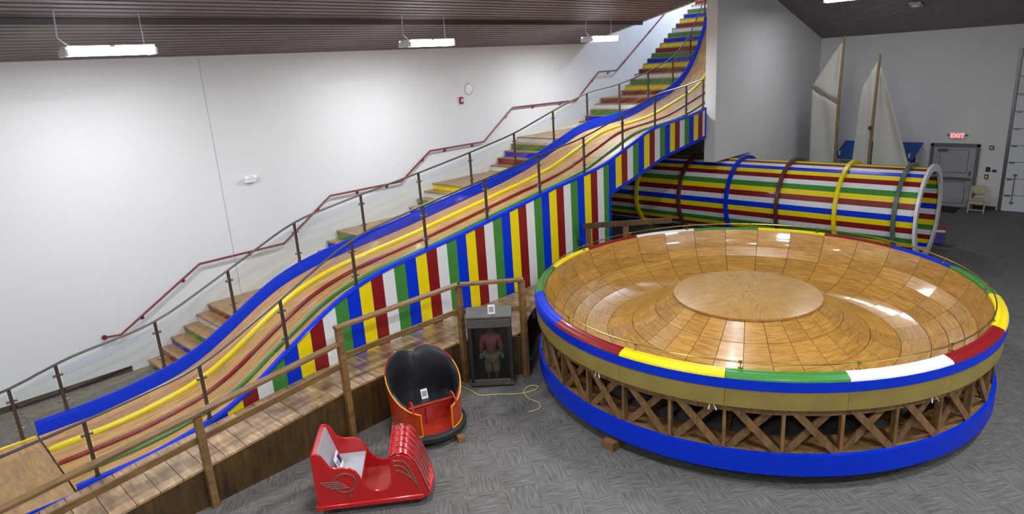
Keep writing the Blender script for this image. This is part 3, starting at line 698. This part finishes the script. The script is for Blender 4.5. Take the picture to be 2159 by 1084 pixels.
for k in range(5):
    zz = 0.3 + 0.125 * k; MB().tube([(-0.012, 0.06, zz), (-0.012, CW - 0.06, zz)], 0.012, 6).build('back_rib', 'chrome', car)
MB().box((0.535, CW / 2, 0.29), (0.02, CW - 0.1, 0.26)).build('seat_front', 'car_red', car)
paint('floor_red', (176, 52, 46), 0.5)
MB().box((0.72, CW / 2, 0.175), (0.36, CW - 0.1, 0.02)).build('footwell', 'floor_red', car)
# tubular ornaments on both sides
for yy in (0.012, CW - 0.012):
    cx, cz, rr = 0.36, 0.46, 0.13
    q = MB(); q.tube([(cx + rr * math.cos(a), yy, cz + rr * math.sin(a)) for a in [2 * PI * k / 24 for k in range(24)]], 0.008, 6, closed=True); orn = q.build('ring_ornament', 'trim_grey', car)
    for k, (xa, xb, zz) in enumerate(((0.07, 0.3, .49), (0.1, 0.34, .46), (0.13, 0.37, .43), (0.18, 0.4, .40))):
        MB().tube([(xa, yy, zz), (xb, yy, zz - 0.01)], 0.008, 6).build('speed_bar', 'trim_grey', car)
    MB().tube([(0.4, yy, .34), (0.41, yy, .24)], 0.008, 6).build('speed_bar', 'trim_grey', car)
    for k, dd in enumerate((0, 0.07, 0.14)):
        MB().tube([(0.95 + 0.01 * k, yy, .69 - dd), (1.02, yy, .685 - dd * 1.02), (1.08 - dd * 0.3, yy, .66 - dd), (1.13 - dd * 0.4, yy, .58 - dd * 0.6), (1.24 - dd * 0.55, yy, .24 + dd * 1.2)], 0.008, 6).build('hood_line', 'trim_grey', car)
for xx, yy in ((0.2, 0.1), (0.2, CW - 0.1), (1.2, 0.12), (1.2, CW - 0.12)):
    o = MB().lathe([(0, -0.02), (0.05, -0.02), (0.05, 0.02), (0, 0.02)], 14).build('caster', 'black_rubber', car, loc=(xx, yy, 0.05)); o.rotation_euler = (PI / 2, 0, 0)
# info card on its seat
dcos, dsin = math.cos(th_c), math.sin(th_c)
def carw(x, y, z):
    x *= 1.12; y *= 1.06; z *= 1.08
    return (-7.42 + x * dcos - y * dsin, 3.43 + x * dsin + y * dcos, z)
card = thing('info_card', 'folded white info card with a purple picture on the grey car seat', 'card', carw(0.25, 0.38, 0.449), th_c, 'info cards')
Mc = Matrix.Rotation(math.radians(-20), 3, 'Y')
MB().box((0, 0, 0.11), (0.006, 0.26, 0.22), M=Mc).build('sheet', 'paper', card)
MB().box((0.006, 0.05, 0.13), (0.003, 0.1, 0.12), M=Mc).build('picture', 'ink_purple', card)
MB().box((0.006, -0.07, 0.12), (0.003, 0.07, 0.09), M=Mc).build('text_block', 'ink_grey', card)

# ================================================================== spinning tub car
tub = thing('tub_car', 'orange round tub ride car with black heart-shaped padded back', 'ride car', (-8.03, 5.83, 0), math.radians(-20))
TR = 0.58
HT = [(26, .60), (40, .64), (60, .74), (85, .92), (110, 1.10), (135, 1.24), (152, 1.28), (166, 1.25), (180, 1.19)]
def th(a): return interp(HT, abs(a))
def shell(r, bot, top, mat, name, parent, aa, thick=0.03, dz=0.0):
    secs = []
    for a in aa:
        rad = math.radians(a); c, s_ = math.cos(rad), math.sin(rad); z1 = top(a) + dz
        fl = 1 + 0.05 * (z1 - 0.6)
        secs.append([(r * 0.97 * c, r * 0.97 * s_, bot), (r * c, r * s_, (bot + 0.6) / 2), (r * fl * c, r * fl * s_, z1), ((r * fl - thick) * c, (r * fl - thick) * s_, z1), ((r - thick) * c, (r - thick) * s_, (bot + 0.6) / 2), ((r * 0.97 - thick) * c, (r * 0.97 - thick) * s_, bot)])
    return MB().strip(secs, smooth=False).build(name, mat, parent)
AA = [26 + (334 - 26) * k / 56 for k in range(57)]
fold = lambda a: a if a <= 180 else a - 360
shell(TR, 0.2, lambda a: th(fold(a)), 'tub_orange', 'shell', tub, AA)
# black padded back inside the shell
AB = [50 + 260 * k / 44 for k in range(45)]
secs = []
for a in AB:
    rad = math.radians(a); c, s_ = math.cos(rad), math.sin(rad); z1 = th(fold(a)) - 0.005; fl = 1 + 0.05 * (z1 - 0.6)
    e_ = max(0.0, min(1.0, (abs(fold(a)) - 50) / 30)); ro_ = TR * fl - 0.032 + 0.034 * e_; ri = TR * (0.88 + 0.02 * e_)
    secs.append([((TR - 0.034) * c, (TR - 0.034) * s_, 0.5), ((TR - 0.034) * c, (TR - 0.034) * s_, z1 - 0.05), (ro_ * c, ro_ * s_, z1 + 0.004 * e_), ((ro_ * 0.6 + ri * 0.4) * c, (ro_ * 0.6 + ri * 0.4) * s_, z1 + 0.02 + 0.012 * e_), (ri * c, ri * s_, z1 - 0.02), ((ri - 0.05) * c, (ri - 0.05) * s_, z1 * 0.6 + 0.2), ((ri - 0.07) * c, (ri - 0.07) * s_, 0.52)])
MB().strip(secs, smooth=True).build('back_pad', 'seat_black', tub)
def yb_path(sgn):
    p = [(TR * 0.985 * math.cos(math.radians(26)), sgn * TR * 0.985 * math.sin(math.radians(26)), 0.22)]
    for k in range(30):
        a = 26 + (180 - 26) * k / 29; z1 = th(a); fl = 1 + 0.05 * (z1 - 0.6); rr = TR * fl + 0.006
        p.append((rr * math.cos(math.radians(a)), sgn * rr * math.sin(math.radians(a)), z1))
    return p
for sgn in (1, -1):
    pth = yb_path(sgn)
    MB().tube(pth[:17], 0.011, 6).build('piping', 'pipe_yellow', tub)
    MB().tube(pth[16:], 0.012, 6).build('piping', 'tub_red', tub)
    aa = [math.radians(26 + (170 - 26) * k / 24) for k in range(25)]
    MB().tube([(TR * 0.98 * math.cos(a), sgn * TR * 0.98 * math.sin(a), 0.215) for a in aa], 0.011, 6).build('piping', 'pipe_yellow', tub)
    # grab handles
    bx_, by_ = 0.40, sgn * 0.36
    hp = [(bx_ - 0.14 * math.cos(PI * k / 10) - 0.05, by_ * (1 - 0.05 * math.sin(PI * k / 10)), 0.60 + 0.16 * math.sin(PI * k / 10)) for k in range(11)]
    MB().tube(hp, 0.016, 8).build('grab_handle', 'tub_red', tub)
MB().lathe([(0, 0.2), (0.54, 0.2), (0.54, 0.22), (0, 0.22)], 32).build('floor_pan', 'tub_red', tub)
MB().lathe([(0, 0.09), (0.6, 0.09), (0.635, 0.12), (0.635, 0.19), (0.6, 0.215), (0, 0.2)], 40).build('rubber_bumper', 'black_rubber', tub)
q = MB(); pl = [(0.12, -0.44), (0.12, 0.44)] + [(0.5 * math.cos(a), 0.5 * math.sin(a)) for a in [math.radians(75 + 210 * k / 16) for k in range(17)]]
q.prism(pl, 'z', 0.50, 0.57).build('seat', 'seat_black', tub, bevel=0.015)
MB().box((0.12, 0, 0.36), (0.03, 0.95, 0.3)).build('seat_front', 'tub_red', tub)
MB().tube([(0.24, -0.40, 0.605), (0.2, -0.2, 0.585), (0.2, 0.2, 0.585), (0.24, 0.40, 0.605)], 0.02, 8).build('seat_edge', 'tub_red', tub)
MB().box((0.15, 0, 0.36), (0.04, 0.12, 0.3)).build('seat_brace', 'floor_red', tub)
for a in (40, 160, 280):
    MB().box((0.5 * math.cos(math.radians(a)), 0.5 * math.sin(math.radians(a)), 0.046), (0.12, 0.1, 0.09), rz=math.radians(a)).build('foot', 'truss_wood', tub)
MB().box((0.6, 0.34, 0.05), (0.12, 0.12, 0.09)).build('foot', 'truss_wood', tub)
Mc = Matrix.Rotation(math.radians(-18), 3, 'Y')
c2 = thing('info_card', 'small white info card leaning on the black tub seat', 'card', (-8.03 - 0.05 * math.cos(-.35), 5.83 + 0.02, 0.572), math.radians(-20), 'info cards')
MB().box((0, 0, 0.075), (0.006, 0.11, 0.16), M=Mc).build('sheet', 'paper', c2); MB().box((0.006, 0, 0.08), (0.002, 0.08, 0.09), M=Mc).build('text_block', 'ink_grey', c2)

# ================================================================== glass-front cabinet with a puppet
ca = math.atan2(0.68, 0.73)
cab = thing('puppet_cabinet', 'dark weathered glass-fronted cabinet standing against the timber deck', 'cabinet', (-8.276, 7.583, 0), ca)
CWd, CD, CH = 0.80, 0.28, 1.36
for sx in (-1, 1): MB().box((sx * (CWd / 2 - 0.02), CD / 2 + 0.01, CH / 2), (0.04, CD, CH)).build('side', 'cab_dark', cab)
MB().box((0, CD - 0.0, CH / 2), (CWd, 0.02, CH)).build('back', 'cab_dark', cab)
MB().box((0, CD / 2, 0.06), (CWd, CD, 0.1)).build('base', 'cab_dark', cab, bevel=0.006)
q = MB(); q.prism([(-0.02, 1.36), (-0.02, 1.40), (CD + 0.0, 1.50), (CD + 0.0, 1.36)], 'x', -CWd / 2 - 0.02, CWd / 2 + 0.02); q.build('lid', 'cab_grey', cab, bevel=0.006)
q = MB()
q.box((0, -0.008, 1.27), (CWd, 0.03, 0.16)); q.build('header', 'cab_grey', cab, bevel=0.005)
for sx in (-1, 1): MB().box((sx * (CWd / 2 - 0.035), -0.008, 0.65), (0.07, 0.03, 1.1)).build('stile', 'cab_dark', cab, bevel=0.005)
MB().box((0, -0.008, 0.1), (CWd, 0.03, 0.12)).build('sill', 'cab_grey', cab, bevel=0.005)
MB().box((0, 0.004, 0.67), (CWd - 0.14, 0.005, 1.04)).build('glass', 'dark_glass', cab)
# the puppet inside
def skin(name, verts, edges, radii, mat, parent, lv=1):
    me = bpy.data.meshes.new(name); me.from_pydata(verts, edges, []); o = bpy.data.objects.new(name, me); COL.objects.link(o)
    md = o.modifiers.new('skin', 'SKIN')
    for i, rr in enumerate(radii):
        me.skin_vertices[0].data[i].radius = rr if isinstance(rr, tuple) else (rr, rr)
    me.skin_vertices[0].data[0].use_root = True
    o.modifiers.new('sub', 'SUBSURF').levels = lv; o.modifiers['sub'].render_levels = lv
    me.materials.append(MATS[mat]); o.parent = parent
    return o
if True:
    pz = 0.112
    cc = Vector((-8.276, 7.583, 0)) + Matrix.Rotation(ca, 3, 'Z') @ Vector((0, 0.145, 0))
    pu = thing('puppet', 'puppet in pink top with green hands standing behind the cabinet glass', 'puppet', (cc.x, cc.y, pz), ca)
    def S(p): return tuple(a * 0.93 for a in p)
    V = [(0, 0, .55), (0, 0, .75), (0, 0, .93), (0, 0, 1.0), (0, -.01, 1.09), (0, -.01, 1.17),
         (.14, 0, .92), (.19, 0, .74), (.21, -.03, .58), (-.14, 0, .92), (-.19, 0, .74), (-.21, -.03, .58),
         (.07, 0, .5), (.075, 0, .27), (.08, 0, .06), (.085, -.07, .03), (-.07, 0, .5), (-.075, 0, .27), (-.08, 0, .06), (-.085, -.07, .03)]
    E_ = [(0, 1), (1, 2), (2, 3), (3, 4), (4, 5), (2, 6), (6, 7), (7, 8), (2, 9), (9, 10), (10, 11), (0, 12), (12, 13), (13, 14), (14, 15), (0, 16), (16, 17), (17, 18), (18, 19)]
    rd = [.09, .085, .09, .035, .062, .05, .045, .035, .025, .045, .035, .025, .06, .045, .03, .022, .06, .045, .03, .022]
    skin('body', [S(p) for p in V], E_, rd, 'skin_doll', pu)
    V2 = [V[0], V[1], V[2], (.15, 0, .915), V[7], (.205, -.02, .63), (-.15, 0, .915), V[10], (-.205, -.02, .63)]
    skin('top', [S(p) for p in V2], [(0, 1), (1, 2), (2, 3), (3, 4), (4, 5), (2, 6), (6, 7), (7, 8)], [.115, .105, .105, .06, .05, .045, .06, .05, .045], 'doll_pink', pu)
    skin('trousers', [S(p) for p in [(0, 0, .56), V[12], V[13], (.08, 0, .1), V[16], V[17], (-.08, 0, .1)]], [(0, 1), (1, 2), (2, 3), (0, 4), (4, 5), (5, 6)], [.12, .09, .085, .085, .09, .085, .085], 'doll_tan', pu)
    for sg in (1, -1):
        b0 = (sg * .21, -.03, .58)
        vv = [b0, (sg * .215, -.045, .53)]; ee = [(0, 1)]; rr = [.025, .03]
        for k in range(4):
            fx = sg * .215 + (k - 1.5) * .017
            vv += [(fx, -.055, .49 - .004 * abs(k - 1.5)), (fx, -.07, .462)]; n0 = len(vv) - 2; ee += [(1, n0), (n0, n0 + 1)]; rr += [.0095, .008]
        vv += [(sg * .175, -.07, .515), (sg * .165, -.085, .49)]; n0 = len(vv) - 2; ee += [(1, n0), (n0, n0 + 1)]; rr += [.01, .008]
        skin('hand', [S(p) for p in vv], ee, rr, 'doll_green', pu)
    mb = MB(); mb.lathe([(0.0, .075), (.035, .07), (.06, .035), (.066, 0.0), (.062, -.03)], 14); o = mb.build('hair', 'hair_dark', pu, loc=S((0, .012, 1.13)))
    mb = MB()
    for sg in (1, -1):
        o = MB().lathe([(0, .009), (.007, .006), (.009, 0), (.007, -.006), (0, -.009)], 8).build('eye', 'paper', pu, loc=S((sg * .024, -.062, 1.11)))
    MB().lathe([(0, .016), (.008, 0), (0.005, -.012), (0, -.014)], 8).build('nose', 'skin_doll', pu, loc=S((0, -.07, 1.09)))
    MB().box((0, 0, 0), (.035, .01, .008)).build('mouth', 'dev_red', pu, loc=S((0, -.064, 1.06)))
cw = Vector((-8.276, 7.583, 0)) + Matrix.Rotation(ca, 3, 'Z') @ Vector((0.06, 0.06, 0))
c3 = thing('info_card', 'upright white info card on top of the dark cabinet', 'card', (cw.x, cw.y, 1.432), ca, 'info cards')
MB().box((0, 0, 0.085), (0.13, 0.006, 0.17), M=Matrix.Rotation(math.radians(-12), 3, 'X')).build('sheet', 'paper', c3)
MB().box((0, -0.006, 0.085), (0.09, 0.002, 0.1), M=Matrix.Rotation(math.radians(-12), 3, 'X')).build('text_block', 'ink_grey', c3)
# cord on the carpet
def spline(P, n=8):
    out = []
    for i in range(len(P) - 1):
        p0, p1, p2, p3 = [Vector(P[max(0, min(len(P) - 1, k))]) for k in (i - 1, i, i + 1, i + 2)]
        for k in range(n):
            u = k / n
            out.append(0.5 * ((2 * p1) + (p2 - p0) * u + (2 * p0 - 5 * p1 + 4 * p2 - p3) * u * u + (3 * p1 - p0 - 3 * p2 + p3) * u ** 3))
    return out + [Vector(P[-1])]
CP = [(-8.8, 7.2), (-8.5, 7.2), (-8.22, 7.18), (-7.97, 7.42), (-7.68, 7.68), (-7.55, 7.95), (-7.60, 8.06), (-7.72, 7.98), (-7.69, 7.78), (-7.42, 7.63), (-7.19, 7.63), (-7.04, 7.49), (-7.1, 7.28)]
o = MB().tube([(p.x, p.y, 0.011 + (0.012 if 40 < i < 60 else 0)) for i, p in enumerate(spline([(x, y, 0) for x, y in CP]))], 0.0095, 6).build('power_cord', 'cord'); tag(o, 'pale yellow power cord looped on the carpet by the dark cabinet', 'cord')

# ================================================================== sailing rigs behind the barrel
def cloth(name, poly_fn, mat, parent, nu=10, nv=14, bulge=0.12):
    mb = MB(); base = len(mb.v)
    for j in range(nv + 1):
        for i in range(nu + 1):
            u, v = i / nu, j / nv; x, z = poly_fn(u, v)
            yy = bulge * math.sin(PI * u) * math.sin(PI * v) + 0.03 * math.sin(9 * u + 5 * v) * u * (1 - u) * 4
            mb.v.append((x, yy, z))
    for j in range(nv):
        for i in range(nu):
            a = base + j * (nu + 1) + i; mb.face((a, a + 1, a + nu + 2, a + nu + 1), True)
    o = mb.build(name, mat, parent); sd = o.modifiers.new('sol', 'SOLIDIFY'); sd.thickness = 0.006
    return o
def quad(a, b, c, d_):  # a bottom-left, b bottom-right, c top-right, d top-left
    def f(u, v):
        x0 = a[0] + (d_[0] - a[0]) * v; x1 = b[0] + (c[0] - b[0]) * v
        z0 = a[1] + (d_[1] - a[1]) * v; z1 = b[1] + (c[1] - b[1]) * v
        return x0 + (x1 - x0) * u, z0 + (z1 - z0) * u
    return f
def hull(parent, L=1.9, W=0.7, x0=0.0):
    secs = []
    for k in range(13):
        u = -1 + 2 * k / 12; w = W / 2 * (1 - abs(u) ** 2.4) + 0.02; d_ = 0.42 * (1 - 0.5 * u * u); x = x0 + u * L / 2
        secs.append([(x, -w, 0.75 + 0.1 * u * u), (x, -w * 0.85, 0.75 - d_ * 0.6), (x, 0, 0.75 - d_), (x, w * 0.85, 0.75 - d_ * 0.6), (x, w, 0.75 + 0.1 * u * u), (x, 0, 0.7 + 0.1 * u * u)])
    MB().strip(secs, smooth=True).build('hull', 'hull', parent)
    for xx in (-0.5, 0.5):
        q = MB(); q.box((x0 + xx, 0, 0.19), (0.08, 0.6, 0.38)); q.build('hull_cradle', 'mast_wood', parent)
SY = 24.3
s1 = thing('sailing_dinghy', 'sailing boat by the corner with topsail above a slanting gaff', 'sailboat', (-8.06, SY, 0), 0, 'sailing boats')
hull(s1, x0=-0.7)
MB().tube([(0.02, 0, 0.5), (-0.02, 0, 3.9), (0.02, 0, 6.05)], [0.055, 0.045, 0.03], 10).build('mast', 'mast_wood', s1)
MB().tube([(-0.98, 0, 4.42), (0.0, 0, 3.85)], 0.03, 8).build('gaff', 'mast_wood', s1)
cloth('mainsail', quad((-0.86, 1.25), (-0.04, 1.1), (-0.06, 3.8), (-0.94, 4.36)), 'sail', s1)
cloth('topsail', quad((-0.94, 4.46), (-0.06, 3.93), (-0.035, 5.82), (-0.06, 5.84)), 'sail', s1, bulge=0.06)
s2 = thing('sailing_dinghy', 'sailing boat with a jib and a white mainsail on one leaning mast', 'sailboat', (-6.93, SY - 0.05, 0), 0, 'sailing boats')
hull(s2, x0=0.5)
MB().tube([(-0.02, 0, 0.5), (-0.03, 0, 2.6), (0.03, 0, 5.4)], [0.055, 0.048, 0.035], 10).build('mast', 'mast_wood', s2)
MB().box((-0.06, -0.03, 3.05), (0.1, 0.1, 0.12)).build('halyard_block', 'steel_dark', s2)
cloth('mainsail', quad((-0.6, 1.2), (-0.07, 1.2), (-0.02, 5.2), (-0.43, 4.35)), 'sail', s2, bulge=0.05)
cloth('jib', quad((0.05, 1.2), (1.35, 1.3), (0.1, 4.95), (0.06, 4.95)), 'sail', s2, bulge=0.22)
MB().tube([(0.08, 0, 5.0), (0.42, 0, 4.1), (1.36, 0, 1.25)], 0.012, 6).build('forestay', 'sail', s2)

# blue-roofed booth against the back wall
bo = thing('game_booth', 'small booth with a sloping blue roof behind the sails', 'booth', (-7.35, BY - 0.75, 0))
for sx in (-1.15, 1.15):
    for sy in (-0.5, 0.5): MB().box((sx, sy, 1.0), (0.06, 0.06, 2.0)).build('post', 'white', bo)
q = MB(); q.prism([(-0.68, 1.75), (-0.68, 1.79), (0.55, 2.25), (0.55, 2.21)], 'x', -1.3, 1.3); q.build('roof', 'booth_blue', bo)
MB().box((0, -0.52, 1.72), (2.3, 0.04, 0.12)).build('fascia', 'white', bo)
MB().box((0, 0, 0.5), (2.3, 0.9, 1.0)).build('counter', 'cab_dark', bo, bevel=0.01)
MB().box((0, 0.5, 1.4), (2.3, 0.03, 0.7)).build('back_board', 'cab_dark', bo)
# little painted step stool behind the barrel mouth
st = thing('step_stool', 'small blue and white box with a red top beyond the barrel mouth', 'stool', (-4.2, 21.75, 0), 0.3)
st.scale = (0.7, 0.7, 0.72)
MB().box((0, 0, 0.32), (0.34, 0.4, 0.46)).build('body', 'purple', st, bevel=0.01)
MB().box((0, 0, 0.61), (0.36, 0.42, 0.11)).build('band', 'white', st, bevel=0.01)
MB().box((0.02, 0, 0.70), (0.44, 0.46, 0.07)).build('top', 'dev_red', st, bevel=0.015)
for sx in (-0.18, 0.2):
    for sy in (-0.18, 0.18): MB().tube([(sx, sy, 0.0), (sx, sy, 0.66)], 0.015, 6).build('leg', 'clip_metal', st)

# folding chair, floor mat, wall devices, exit sign
ch = thing('folding_chair', 'beige folding chair standing beside the grey exit door', 'chair', (-4.17, 26.72, 0), 0.06)
MB().box((0, 0.0, 0.44), (0.42, 0.4, 0.04)).build('seat', 'beige', ch, bevel=0.015)
q = MB(); q.prism([(-0.2, .60), (0.2, .60), (0.21, .74), (0.19, .84), (0.13, .88), (-0.13, .88), (-0.19, .84), (-0.21, .74)], 'y', 0.21, 0.245); q.build('backrest', 'beige', ch, bevel=0.01)
for sx in (-1, 1):
    MB().bar((sx * 0.22, -0.24, 0.0), (sx * 0.22, 0.235, 0.84), 0.035, 0.045).build('leg', 'beige', ch)
    MB().bar((sx * 0.185, 0.28, 0.0), (sx * 0.185, -0.13, 0.44), 0.035, 0.045).build('leg', 'beige', ch)
MB().box((0, -0.19, 0.1), (0.42, 0.025, 0.03)).build('stretcher', 'beige', ch); MB().box((0, -0.13, 0.36), (0.40, 0.03, 0.12)).build('apron', 'beige', ch)
o = MB().box((-5.25, 26.65, 0.008), (1.1, 0.9, 0.014)).build('door_mat', 'mat_black', bevel=0.005); tag(o, 'black floor mat in front of the exit door', 'mat')
ex = thing('exit_sign', 'glowing red exit sign over the grey door', 'sign', (-5.08, BY, 2.5))
MB().box((0, -0.03, 0), (0.46, 0.06, 0.22)).build('sign_box', 'lamp_white', ex, bevel=0.01)
paint('exit_back', (250, 236, 236), 0.5)
MB().box((0, -0.063, 0), (0.42, 0.006, 0.18)).build('sign_face', 'exit_back', ex)
text_mesh('EXIT', 0.2, 'lettering', 'exit_glow', ex, (0, -0.07, 0), (PI / 2, 0, 0), 0.004)
for sx in (-1, 1):
    MB().lathe([(0, 0), (0.03, 0), (0.035, 0.04), (0, 0.05)], 10).build('lamp_head', 'dev_grey', ex, loc=(sx * 0.27, -0.05, 0))
def device(name, label, cat, loc, size, mat, face=None, fm=None, axis='y'):
    t_ = thing(name, label, cat, loc)
    if axis == 'y':
        MB().box((0, -size[1] / 2, 0), size).build('housing', mat, t_, bevel=0.006); MB().box((0, -size[1] - 0.008, 0), (size[0] * 0.5, 0.016, size[2] * 0.45)).build('face', fm or 'dev_grey', t_, bevel=0.003)
    else:
        MB().box((size[1] / 2, 0, 0), (size[1], size[0], size[2])).build('housing', mat, t_, bevel=0.006); MB().box((size[1] + 0.008, 0, 0), (0.016, size[0] * 0.5, size[2] * 0.45)).build('face', fm or 'dev_grey', t_, bevel=0.003)
    return t_
device('alarm_strobe', 'small grey alarm strobe high beside the exit door', 'alarm', (-4.06, BY, 2.12), (0.13, 0.05, 0.13), 'dev_grey', fm='white')
device('key_pad', 'black keypad above the red pull station by the folding chair', 'keypad', (-4.08, BY, 1.38), (0.12, 0.04, 0.15), 'mat_black')
device('wall_switch', 'dark wall switch nearest the overhead door track', 'switch', (-3.9, BY, 1.34), (0.13, 0.03, 0.08), 'dev_grey', fm='mat_black')
device('pull_station', 'red fire alarm pull station above the folding chair', 'alarm', (-4.1, BY, 1.13), (0.11, 0.05, 0.15), 'dev_red', fm='white')
device('light_switch', 'small white light switch right beside the exit door frame', 'switch', (-4.3, BY, 1.15), (0.08, 0.02, 0.12), 'white', fm='white')
device('fire_strobe', 'small red fire strobe on the long white wall', 'alarm', (WX, 13.3, 4.87), (0.12, 0.06, 0.2), 'dev_red', fm='white', axis='x')
t_ = thing('wall_vent', 'pale oval wall fitting beside the red fire strobe', 'fitting', (WX, 13.65, 5.17))
MB().lathe([(0, 0.05), (0.1, 0.045), (0.15, 0.02), (0.155, 0.0), (0, 0)], 20).build('dome', 'lamp_white', t_).rotation_euler = (0, PI / 2, 0)
MB().lathe([(0.155, 0.0), (0.175, 0.0), (0.175, 0.012), (0.155, 0.012)], 20, closed_prof=True).build('rim', 'seat_grey', t_).rotation_euler = (0, PI / 2, 0)
t_ = thing('emergency_light', 'white twin-head emergency light alone on the long white wall', 'light', (WX, 6.6, 3.6))
MB().box((0.04, 0, -0.02), (0.08, 0.26, 0.1)).build('housing', 'lamp_white', t_, bevel=0.01)
for sy in (-0.1, 0.1):
    o = MB().lathe([(0, 0), (0.03, 0), (0.045, 0.07), (0, 0.07)], 12).build('lamp_head', 'lamp_white', t_, loc=(0.05, sy, 0.04)); o.rotation_euler = (0, math.radians(70), 0)
t_ = thing('ceiling_detector', 'pale flat fixture on the dark back ceiling', 'detector', (-6.1, 24.6, zr(24.6) - 0.02))
t_.rotation_euler = (math.radians(-16.7), 0, 0)
MB().box((0, 0, -0.03), (0.34, 0.34, 0.06)).build('housing', 'seat_grey', t_, bevel=0.015); MB().lathe([(0, -0.09), (0.08, -0.085), (0.1, -0.06), (0, -0.06)], 16).build('lens', 'lamp_white', t_)

# ================================================================== hanging light fixtures
def fixture(label, x, y, z, along='y', power=1.0, drop=None, col=None):
    ln = 1.28
    f_ = thing('hanging_light', label, 'light fixture', (x, y, z), 0 if along == 'y' else -PI / 2, 'hanging light fixtures')
    zc = drop
    h_ = MB(); h_.prism([(-0.2, 0.0), (0.2, 0.0), (0.17, 0.07), (0.1, 0.1), (-0.1, 0.1), (-0.17, 0.07)], 'y', -ln / 2, ln / 2); h_.build('housing', 'lamp_white', f_)
    for sx in (-0.13, 0, 0.13):
        MB().tube([(sx, -ln / 2 + 0.03, -0.025), (sx, ln / 2 - 0.03, -0.025)], 0.02, 8).build('tube_lamp', 'tube_glow', f_)
    for sy in (-1, 1): MB().box((0, sy * (ln / 2), 0.0), (0.42, 0.04, 0.11)).build('end_cap', 'lamp_white', f_, bevel=0.01)
    for sx in (-0.205, 0.205):
        for sy in (-0.33, 0.33): MB().box((sx, sy, 0.075), (0.02, 0.58, 0.035)).build('top_slot', 'tube_glow', f_)
    MB().tube([(0, ln / 2 - 0.1, 0.1), (0, ln / 2 - 0.1, zc)], 0.006, 5).build('wire', 'seat_grey', f_)
    MB().tube([tuple(p) for p in spline([(0, -ln / 2 + 0.12, 0.1), (0, -ln / 2 - 0.02, zc * 0.35), (0, -ln / 2 - 0.02, zc * 0.62), (0, -ln / 2 - 0.0, zc)], 5)], 0.011, 6).build('power_lead', 'seat_grey', f_)
    la = bpy.data.lights.new('lamp', 'AREA'); la.shape = 'RECTANGLE'; la.size = 0.36; la.size_y = ln - 0.1; la.energy = LAMP_W * power; la.color = col or LAMP_COL
    lo = bpy.data.objects.new('lamp', la); COL.objects.link(lo); lo.parent = f_; lo.location = (0, 0, -0.055)
    return f_
RX = -12.25
for y, lab in ((3.5, 'hanging twin light nearest the left end of the white wall'), (10.0, 'hanging light halfway along the white wall'), (16.5, 'hanging light beside the stair opening')):
    fixture(lab, RX, y, 6.33, 'y', 0.95, zl(RX) - 6.33)
fixture('hanging light under the dark back ceiling', -7.25, 22.0, 7.05, 'x', 0.35, zr(22.0) - 7.05)
for x, y, wh in ((-12.25, -3.0, 'past the left end of the run-out deck'), (-5.5, -3.0, 'behind the foot of the ramp'), (-5.5, 4.0, 'above the red bumper car'), (-5.5, 10.5, 'above the round bowl'), (1.0, -3.0, 'behind the viewer'), (1.0, 4.0, 'in front of the viewer, out of view'), (1.0, 10.5, 'right of the bowl, out of view'), (6.0, 10.0, 'at the far right side of the hall')):  # unseen extra fixtures, added to bring up the brightness of the hall
    fixture('added unseen hanging light ' + wh, x, y, min(zl(x) - 0.6, 8.1), 'y', 0.6 if x < -10 else 2.0 if x > -2 else 1.4, max(zl(x) - min(zl(x) - 0.6, 8.1), .5))
fixture('added unseen bluish light at the top of the stair tower', -12.4, 25.5, 10.9, 'y', 3.0, 0.7, col=(0.6, 0.76, 1.0))  # unseen fixture added to throw bluish light down the stair tower
